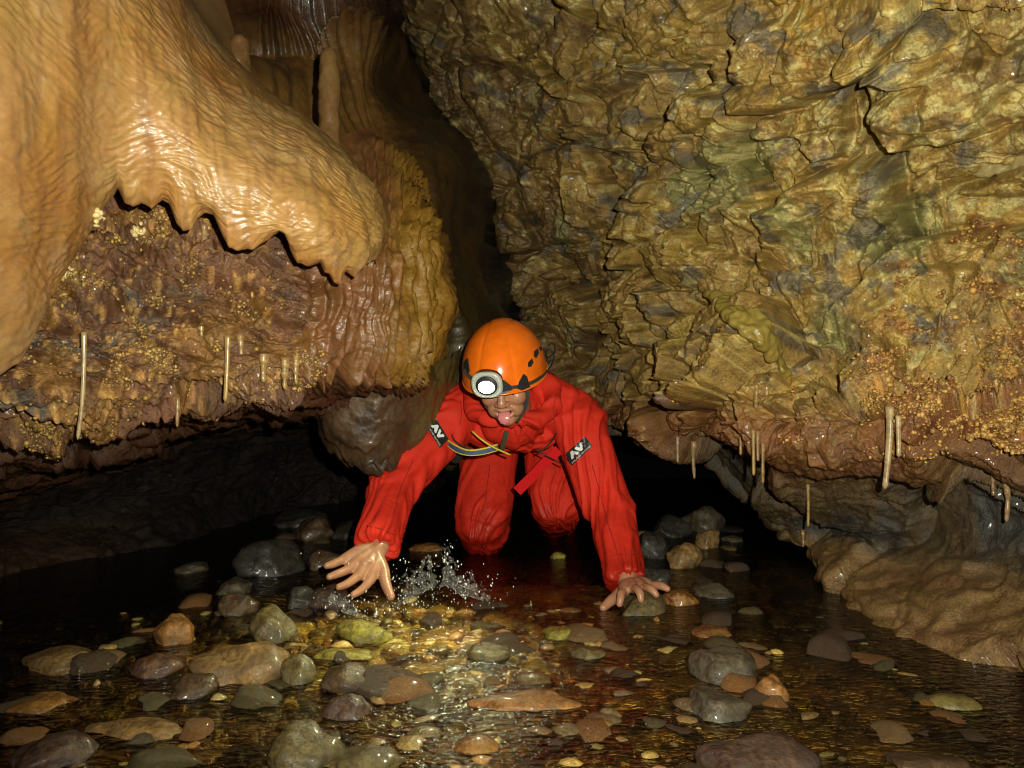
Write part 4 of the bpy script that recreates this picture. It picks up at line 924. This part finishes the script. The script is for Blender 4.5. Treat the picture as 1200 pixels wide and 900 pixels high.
# ---- head lamp: body, pale bezel, bright lens
lc, ln = on_hel(572, 449, 0)
if lc is None: lc = hp(-.045, .12, .03); ln = np.array(fwd)
ln = ln*.45+np.array(fwd)*.75+np.array((0, -.25, 0)); ln /= np.linalg.norm(ln)
ax1 = np.cross(ln, np.array(upv)); ax1 /= np.linalg.norm(ax1); ax2 = np.cross(ax1, ln)
if ax2@np.array(upv) < 0: ax1, ax2 = -ax1, -ax2
def disc_stack(name, prof, mat, parent=PER, ex=1.0, ey=1.0, seg=40, sq=0.0, ox=0, oy=0):
    V = []
    for (r_, h_) in prof:
        for i in range(seg):
            a = 2*math.pi*i/seg; k = 1+sq*abs(math.sin(2*a))**2
            V.append(lc+ax1*(math.cos(a)*r_*ex*k+ox)+ax2*(math.sin(a)*r_*ey*k+oy)+ln*h_)
    Fc = [[j*seg+i, j*seg+(i+1) % seg, (j+1)*seg+(i+1) % seg, (j+1)*seg+i] for j in range(len(prof)-1) for i in range(seg)]
    Fc += [list(range(seg))[::-1], list(range((len(prof)-1)*seg, len(prof)*seg))]
    me = bpy.data.meshes.new(name); me.from_pydata([tuple(q) for q in V], [], Fc); me.materials.append(mat); me.polygons.foreach_set('use_smooth', np.ones(len(me.polygons), bool))
    o = bpy.data.objects.new(name, me); COL.objects.link(o); put(o, PER) if parent is PER else kid(o, parent); return o
lamp = disc_stack('headlamp', [(.030, -.02), (.037, -.012), (.037, .010), (.033, .014), (.031, .014)], M['black'], PER, 1.08, .95, sq=.08)
disc_stack('bezel', [(.0355, .006), (.0385, .008), (.0385, .0145), (.035, .018), (.0315, .0185), (.0285, .0165)], M['grey'], lamp, 1.06, .93, sq=.10)
disc_stack('lamp_cap', [(.0285, .0168), (.0283, .0195), (.0265, .0205)], M['black'], lamp, 1.0, .92)
M['lens'] = plain('lit_lamp_lens', (.9, .92, .9), rough=.2, noisy=0, emit=(.93, 1.0, .97), es=60)
lens = disc_stack('lens', [(.0200, .0206), (.0192, .0230), (.015, .0250), (.006, .0258)], M['lens'], lamp, 1.05, .80, oy=-.003)
def hstrap(pxs, w_, mat, name):
    pts = []
    for a in pxs:
        q, nn = on_hel(a[0], a[1], .0022)
        if q is not None: pts.append(q)
    if len(pts) > 2: return ribbon(name, pts, w_, mat, PER)
hstrap([(588, 455), (597, 454), (606, 453), (615, 451), (625, 447), (634, 441), (640, 434), (643, 426)], .009, M['strapblack'], 'headlamp_strap')
hstrap([(556, 444), (552, 441), (549, 437), (547, 432)], .014, M['strapblack'], 'headlamp_strap')
plate('lamp_bracket', [[(584, 452), (590, 445), (598, 451), (600, 456), (590, 461), (585, 459)]], M['black'], .006, hel)
tubeobj('cable', [P(640, 436, 2.22), P(646, 428, 2.27), P(649, 418, 2.30), P(645, 410, 2.31), P(640, 412, 2.30), P(640, 422, 2.28), P(646, 426, 2.27)], [.0024]*7, M['black'])
tubeobj('cable', [P(642, 420, 2.25), P(650, 412, 2.29), P(648, 402, 2.31), P(641, 406, 2.3)], [.002]*4, M['black'])
ribbon('chin_strap', [hp(.066, .030, .012), hp(.060, .045, -.03), hp(.048, .05, -.07), hp(.022, .055, -.108)], .014, M['strapblack'])
ribbon('chin_strap', [hp(-.068, .030, .012), hp(-.062, .045, -.03), hp(-.046, .05, -.07), hp(-.01, .055, -.112)], .010, M['strapblack'])
ribbon('collar_tab', [P(594, 505, 2.33), P(592, 513, 2.34), P(589, 524, 2.36), P(588, 528, 2.37)], .013, M['olive'])
# the lamp's own beam
hl = bpy.data.lights.new('headlamp_beam', 'SPOT'); hl.energy = 24; hl.color = (.95, 1.0, .55); hl.spot_size = math.radians(86); hl.spot_blend = 1.0; hl.shadow_soft_size = .018
hlo = bpy.data.objects.new('headlamp_beam', hl); COL.objects.link(hlo); hlo.location = Vector(lc+ln*.036)
tgt = Vector((-.36, 1.72, -.02)); hlo.rotation_euler = (tgt-hlo.location).to_track_quat('-Z', 'Y').to_euler()
print('person', time.time()-T0)

# ================================================================ STRAWS, STALACTITES, STALAGMITES
def spike(name, px, py0, py1, wpx, mat, label, group, taper=.8, bend=0, up=False, wob=.12, cat='stalactite', d=None):
    if name == 'stalactite': wob = .5
    h_ = hit(px, py0)
    if h_ is None: h_ = (Vector(P(px, py0, d or 2.2)), 0)
    dd = h_[0][1]+.008 if (name == 'stalactite' and d is None) else min([h_[0][1]]+[q[0][1] for q in (hit(px, py0+(py1-py0)*k/4) for k in range(1, 5)) if q]) if d is None else d
    a = P(px, py0, dd-.012); L_ = (py1-py0)/F*dd; r0 = wpx/2/F*dd*(.8 if name == 'stalactite' else .85); n = 26; seg = 14; V = []
    for i in range(n+1):
        t_ = i/n; e = 1-(1-taper)*t_
        e *= (1+wob*float(noise(np.array([[t_*5+px, py0*.1, 0]]), 3)[0])+.25*math.exp(-t_*9))
        if t_ > .965: e *= .72
        if i == n: e *= .35
        c0 = a+np.array((bend*t_*t_+.04*L_*wob*math.sin(t_*5+px), 0, .02-(L_+.02)*t_))
        for j in range(seg):
            an = 2*math.pi*j/seg; V.append(c0+np.array((math.cos(an), math.sin(an), 0))*r0*e*(1+.06*math.sin(3*an+px)))
    V.append(a+np.array((bend, 0, -L_-.001))); k = len(V)-1
    Fc = [[i*seg+j, i*seg+(j+1) % seg, (i+1)*seg+(j+1) % seg, (i+1)*seg+j] for i in range(n) for j in range(seg)]
    me = bpy.data.meshes.new(name); Fc += [[n*seg+j, n*seg+(j+1) % seg, k] for j in range(seg)]; Fc += [list(range(seg))]
    base_ = Vector(a); me.from_pydata([tuple(Vector(q)-base_) for q in V], [], Fc); me.materials.append(M[mat]); me.polygons.foreach_set('use_smooth', np.ones(len(me.polygons), bool))
    o = bpy.data.objects.new(name, me); COL.objects.link(o); o.location = base_
    return tag(o, label, cat, group)
GST = 'thin soda straw stalactites'; GSB = 'stubby drip stalactites along the ledges'
for a in [
 ('soda_straw', 99, 402, 514, 6.5, 'straw', 'longest pale soda straw, hanging below the left ledge near the left edge', GST, .85, -.012),
 ('soda_straw', 267, 405, 470, 7, 'straw_yellow', 'yellowish straw hanging from the middle of the left ledge', GST, .8, -.006),
 ('soda_straw', 1043, 487, 572, 10, 'straw', 'thickest pale straw on the right, longer one of the pair', GST, .75, -.010),
 ('soda_straw', 1053, 498, 535, 7, 'straw', 'shorter straw close behind the thickest pale straw on the right', GST, .8, 0),
 ('soda_straw', 868, 509, 533, 5, 'straw_yellow', 'short straw, leftmost of the row of four under the right wall', GST, .8, 0),
 ('soda_straw', 883, 512, 557, 5.5, 'straw_yellow', 'long straw, second from left in the row of four under the right wall', GST, .75, 0),
 ('soda_straw', 888, 514, 540, 5, 'straw_brown', 'dull brown straw, third in the row of four under the right wall', GST, .75, 0),
 ('soda_straw', 894, 528, 566, 5, 'straw_yellow', 'rightmost long straw in the row of four under the right wall', GST, .75, 0),
 ('soda_straw', 794, 519, 542, 4, 'straw', 'thin grey straw over the dark passage right of the red sleeve', GST, .7, 0),
 ('stalactite', 813, 524, 561, 8, 'straw_brown', 'dim tapering drip over the dark passage, right of the thin grey straw', GSB, .35, 0),
 ('soda_straw', 947, 573, 617, 4.5, 'straw_yellow', 'thin straw alone over the dark recess of the lower right wall', GST, .8, 0),
 ('stalactite', 941, 628, 641, 6, 'straw_yellow', 'tiny drip at the lower lip of the right wall by the dark opening', GSB, .5, 0),
 ('stalactite', 1164, 562, 581, 7, 'straw_brown', 'short brown drip near the right edge, upper one of two', GSB, .6, 0),
 ('stalactite', 1180, 568, 611, 9, 'straw_brown', 'brown tapering drip near the right edge, longer one of two', GSB, .6, 0),
 ('stalactite', 936, 486, 512, 10, 'straw_brown', 'curved orange brown drip under the middle of the right wall', GSB, .45, .012),
 ('stalactite', 208, 478, 500, 6, 'straw_brown', 'small brown drip under the left ledge between the two straws', GSB, .6, 0),
 ('stalactite', 236, 392, 420, 8, 'straw_yellow', 'yellow drip left of the yellowish straw on the left ledge', GSB, .6, 0),
 ('stalactite', 282, 404, 432, 10, 'straw_yellow', 'thick yellow drip just right of the yellowish straw', GSB, .5, 0),
 ('stalactite', 309, 426, 448, 14, 'straw_yellow', 'fat yellow drip at the left end of the cluster under the ledge', GSB, .4, 0),
 ('stalactite', 334, 430, 456, 14, 'straw_yellow', 'fat yellow double drip in the middle of the cluster under the ledge', GSB, .35, 0),
 ('stalactite', 347, 428, 450, 10, 'straw_yellow', 'yellow drip at the right end of the cluster under the ledge', GSB, .4, 0),
 ('stalactite', 239, 275, 340, 10, 'straw_brown', 'brown muddy drip with a swelling under a notch of the canopy', GSB, .35, 0),
 ('stalactite', 834, 340, 362, 7, 'straw_yellow', 'small yellow drip under a small overhang high on the right wall', GSB, .4, 0),
 ('stalactite', 901, 345, 362, 8, 'straw', 'small pale drip at a dark pocket in the right wall', GSB, .4, 0),
 ('stalactite', 886, 460, 478, 9, 'straw_yellow', 'yellow stub, left of the pair low on the right wall', GSB, .5, 0),
 ('stalactite', 898, 460, 480, 9, 'straw_yellow', 'yellow stub, right of the pair low on the right wall', GSB, .5, 0),
]:
    spike(*a[:8], taper=a[8], bend=a[9])
def stalagmite(px, ytop, ybot, wpx, d, label, lean=0):
    L_ = (ybot-ytop)/F*d; r0 = wpx/2/F*d; b0 = P(px, ybot, d); n = 30; seg = 28; V = []
    for i in range(n+1):
        t_ = i/n; e = (1.08-.30*t_)*min(1, math.sqrt(max(0, 1-((t_-.86)/.14)**2)) if t_ > .86 else 1)
        for j in range(seg):
            an = 2*math.pi*j/seg; q = b0+np.array((math.cos(an)*r0*e+lean*t_, math.sin(an)*r0*e, L_*t_)); V.append(q)
    V = np.array(V, dtype=np.float32); V += (V-np.array([b0[0], b0[1], 0]))*np.array([1, 1, 0])*(.22*noise(V*28, 3)+.1*noise(V*80, 4))[:, None]
    Fc = grid_faces(n+1, seg).tolist()+[[i*seg+seg-1, i*seg, (i+1)*seg, (i+1)*seg+seg-1] for i in range(n)]
    me = bpy.data.meshes.new('stalagmite'); me.from_pydata([tuple(q-b0) for q in V], [], Fc); me.materials.append(M['stalagmite']); me.polygons.foreach_set('use_smooth', np.ones(len(me.polygons), bool))
    o = bpy.data.objects.new('stalagmite', me); COL.objects.link(o); o.location = Vector(b0); return tag(o, label, 'stalagmite', 'stalagmites behind the canopy')
M['stalagmite'] = rockmat('stalagmite_calcite', color=(.17, .09, .03), use_tint=False, fine=110, var=.3, r0=.2, r1=.5, bump=.4, coat=.3)
stalagmite(387, 54, 200, 27, 2.15, 'tall slim brown stalagmite standing behind the canopy', -.004)
stalagmite(280, 40, 130, 30, 2.2, 'short rounded stalagmite half hidden behind the canopy')

# hanging slab of flowstone behind the right arm
ctrl = [
 c_((380,440,2.35),(400,440,2.22),(440,440,2.18),(480,430,2.2),(520,420,2.35),(545,400,2.6)),
 c_((372,475,2.40),(384,475,2.24),(430,470,2.20),(475,470,2.25),(515,470,2.42),(545,460,2.7)),
 c_((372,505,2.42),(384,508,2.26),(430,508,2.22),(470,505,2.28),(510,510,2.45),(538,510,2.75)),
 c_((388,528,2.42),(398,528,2.30),(432,540,2.25),(466,538,2.32),(495,530,2.50),(520,530,2.8)),
 c_((415,540,2.45),(418,540,2.36),(440,552,2.32),(462,548,2.38),(482,540,2.56),(500,540,2.85)),
 c_((415,500,2.9),(420,500,2.9),(440,500,2.9),(465,500,2.9),(485,500,2.9),(500,500,3.0)),
]
S = Sheet(ctrl, [24,24,22,12,12], [8,36,36,36,24])
if S.n[S.nc*30+S.nc//2].dot(np.array([0, -1, 0])) < 0: S.flip = True; S.normals()
p = S.p.copy(); r, c = S.r, S.c
S.push(.012*fbm(p*14, 4, 701)+.009*np.abs(np.sin(c*5+2*noise(p*5, 702)))*sstep(2.4, 3.2, c)+.002*fbm(p*70, 3, 703))
S.p[:, 2] += sstep(2.0, 3.2, r)*(.035*noise(p*np.array([30, 30, 5]), 704))
t = np.tile(lin(80, 58, 38), (len(p), 1)); t = mixc(t, lin(58, 42, 28), sstep(0, .3, fbm(p*9, 4, 705))); t = mixc(t, lin(98, 84, 42), sstep(3.0, 3.8, c)*.7)
o = S.build('flowstone_slab', M['flow'], t); tag(o, 'brown flowstone slab hanging to a point behind the outstretched arm', 'flowstone')

# pale crystal clusters on the canopy edge and ledge
for (px, py, w_, lab) in ((78, 320, 18, 'small pale crystal cluster on the canopy edge, lower one'), (112, 253, 16, 'small pale crystal cluster on the canopy edge beside the brown rock'), (159, 272, 16, 'small pale crystal cluster on the brown rock under the canopy notch')):
    h_ = hit(px, py)
    if h_ is None: continue
    q0 = np.array(h_[0]); k = 26; r_ = w_/2/F*q0[1]
    off = RNG.normal(size=(k, 3))*r_*.42; rad = RNG.uniform(.25, .5, k)*r_
    o = knobs('crystal_cluster', off, off, rad, np.tile(lin(216, 190, 130), (k, 1))*RNG.uniform(.8, 1.1, (k, 1)), M['coral'], ICO2)
    o.location = Vector(q0); tag(o, lab, 'crystal cluster', 'pale crystal clusters')

# smooth tongue of green calcite and the pale flows on the right wall
def flow_blob(pts, wid, col, label, seed, thick=.02):
    P3 = [];
    for (px, py) in pts:
        h_ = hit(px, py); P3.append(np.array(h_[0]) if h_ else P(px, py, 2))
    s = Shape(); s.tube(P3, [(w_/2/F*q[1], w_/2/F*q[1]*.42) for w_, q in zip(wid, P3)], 20, upv=(0, -1, 0), sub=5); o = s.fuse('calcite_flow', .0045, 4)
    v = vget(o); nn = vnor(o); vset(o, v+nn*(.012*noise(v*22, seed)+.006*noise(v*55, seed+1)+.004*fbm(v*60, 3, 5)+.002*np.sin(v[:, 2]*160+5*noise(v*10, seed)))[:, None])
    M[label] = rockmat('calcite_'+str(seed), color=tuple(col), use_tint=False, fine=60, var=.2, r0=.25, r1=.5, bump=.6, coat=.15)
    o.data.materials.clear(); o.data.materials.append(M[label]); tag(o, label, 'flowstone')
flow_blob([(840, 345), (868, 368), (888, 384), (905, 408), (922, 438)], [30, 48, 60, 40, 16], lin(144, 124, 56), 'glossy olive yellow calcite tongue dripping down the right wall', 801)
flow_blob([(1140, 205), (1165, 193), (1200, 182), (1240, 170)], [12, 24, 32, 30], lin(160, 144, 94), 'smooth cream calcite streak at the right edge, upper right', 811)

# ================================================================ SPLASH
m, nt, b = newmat('splash_water'); N = nt.nodes; L = nt.links; N.remove(b)
tr = N.new('ShaderNodeBsdfTransparent'); tr.inputs[0].default_value = (.93, .94, .93, 1); gl = N.new('ShaderNodeBsdfGlossy'); gl.inputs['Roughness'].default_value = .2
df = N.new('ShaderNodeBsdfDiffuse'); df.inputs[0].default_value = (.8, .83, .83, 1)
lw = N.new('ShaderNodeLayerWeight'); lw.inputs[0].default_value = .35; mr = N.new('ShaderNodeMapRange'); mr.inputs['To Min'].default_value = .08; mr.inputs['To Max'].default_value = .8; L.new(lw.outputs['Facing'], mr.inputs[0])
nz = N.new('ShaderNodeTexNoise'); nz.inputs['Scale'].default_value = 170; nz.inputs['Detail'].default_value = 3; tc = N.new('ShaderNodeTexCoord'); L.new(tc.outputs['Object'], nz.inputs['Vector'])
bp = N.new('ShaderNodeBump'); bp.inputs['Distance'].default_value = .01; bp.inputs['Strength'].default_value = .9; L.new(nz.outputs[0], bp.inputs['Height']); L.new(bp.outputs[0], gl.inputs['Normal']); L.new(bp.outputs[0], lw.inputs['Normal'])
m1 = N.new('ShaderNodeMixShader'); m1.inputs[0].default_value = .12; L.new(gl.outputs[0], m1.inputs[1]); L.new(df.outputs[0], m1.inputs[2])
m2 = N.new('ShaderNodeMixShader'); L.new(mr.outputs[0], m2.inputs[0]); L.new(tr.outputs[0], m2.inputs[1]); L.new(m1.outputs[0], m2.inputs[2]); L.new(m2.outputs[0], N['Material Output'].inputs['Surface'])
M['splash'] = m
m, nt, b = newmat('water_drops'); N = nt.nodes; L = nt.links; N.remove(b)
tr = N.new('ShaderNodeBsdfTransparent'); gl = N.new('ShaderNodeBsdfGlossy'); gl.inputs['Roughness'].default_value = .32; gl.inputs[0].default_value = (.95, 1, 1, 1); m1 = N.new('ShaderNodeMixShader'); m1.inputs[0].default_value = .5
L.new(tr.outputs[0], m1.inputs[1]); L.new(gl.outputs[0], m1.inputs[2]); L.new(m1.outputs[0], N['Material Output'].inputs['Surface']); M['drops'] = m
SPL = empty('water_splash', (-.28, 2.0, 0), 'water splash thrown up beside the hand at the left', 'splash')
def sheet_splash(top_pts, base_pts, seed, name='splash_sheet'):
    tp = np.array([P(*q) for q in top_pts]); bs = np.array([P(*q) for q in base_pts]); n = len(tp)
    wr, _ = cr_weights(n, [22]*(n-1)); A = wr@tp; B = wr@bs; k = len(A); m_ = 26; V = []; 
    for i in range(m_+1):
        t_ = i/m_; q = B*(1-t_)+A*t_; q = q+np.array((0, .012*math.sin(t_*3), 0)); V.append(q)
    V = np.array(V).reshape(-1, 3).astype(np.float32); tt = np.repeat(np.linspace(0, 1, m_+1), k).astype(np.float32)
    V[:, 1] += .016*noise(V*30, seed)+.010*noise(V*75, seed+1)+.004*noise(V*180, seed+6); rag = noise(np.stack([V[:, 0]*55, V[:, 1]*9, tt*0], 1), seed+2); V[:, 2] += tt*(.016*rag)
    V[:, 0] += .006*noise(V*40, seed+3)
    Fq = grid_faces(m_+1, k); cen = V[Fq].mean(1); ct = tt[Fq].mean(1)
    keep = noise(cen*np.array([90, 60, 55]), seed+4)+.6*noise(cen*np.array([190, 90, 150]), seed+5) > (ct*.8-.60)+.9*np.maximum(0, np.abs(np.tile((np.arange(k-1)+.5)/(k-1), m_)*2-1)-.55)/.45
    me_ = mesh_np(name, V, Fq[keep], M['splash']); put(me_, SPL); return me_
sheet_splash([(462, 684, 1.99), (480, 668, 1.99), (500, 655, 2.0), (514, 650, 2.01)], [(466, 712, 1.99), (482, 702, 2.0), (500, 692, 2.0), (514, 688, 2.01)], 901)
sheet_splash([(514, 662, 2.02), (521, 638, 2.03), (534, 660, 2.02), (556, 676, 2.0), (577, 688, 1.98)], [(514, 690, 2.01), (522, 686, 2.02), (536, 696, 2.0), (556, 702, 1.99), (575, 704, 1.98)], 911)
sheet_splash([(375, 690, 2.0), (392, 694, 1.98), (410, 706, 1.97), (425, 716, 1.96)], [(370, 702, 2.0), (390, 708, 1.98), (408, 718, 1.97), (425, 724, 1.96)], 921)
cl = []
for (cx, cy, sx, sy, n_) in ((500, 672, 24, 12, 120), (540, 688, 22, 10, 120), (470, 690, 16, 12, 70), (522, 650, 6, 10, 40), (400, 704, 22, 10, 110), (480, 712, 40, 7, 130), (575, 690, 12, 10, 25), (440, 715, 30, 10, 80), (430, 690, 60, 24, 60), (520, 700, 50, 16, 60)):
    for _ in range(n_):
        dd = RNG.normal(2.0, .035); q = P(cx+RNG.normal()*sx, cy+RNG.normal()*sy, dd)
        if q[2] > .004: cl.append(q)
cl = np.array(cl); cl = cl[RNG.rand(len(cl)) < .6]; rad = RNG.gamma(1.8, .00045, len(cl))+.0004
v, f = ICO2; V = v[None]*rad[:, None, None]*np.array([1, 1, 1.25])+cl[:, None, :]
o = mesh_np('droplet_spray', V.reshape(-1, 3), (f[None]+(np.arange(len(cl))*len(v))[:, None, None]).reshape(-1, 3), M['drops']); put(o, SPL); o['kind'] = 'stuff'
print('all', time.time()-T0, 'tris', sum(len(o.data.polygons)*2 for o in SC.objects if o.type == 'MESH' and o.name.split('.')[0] != 'cobble'))
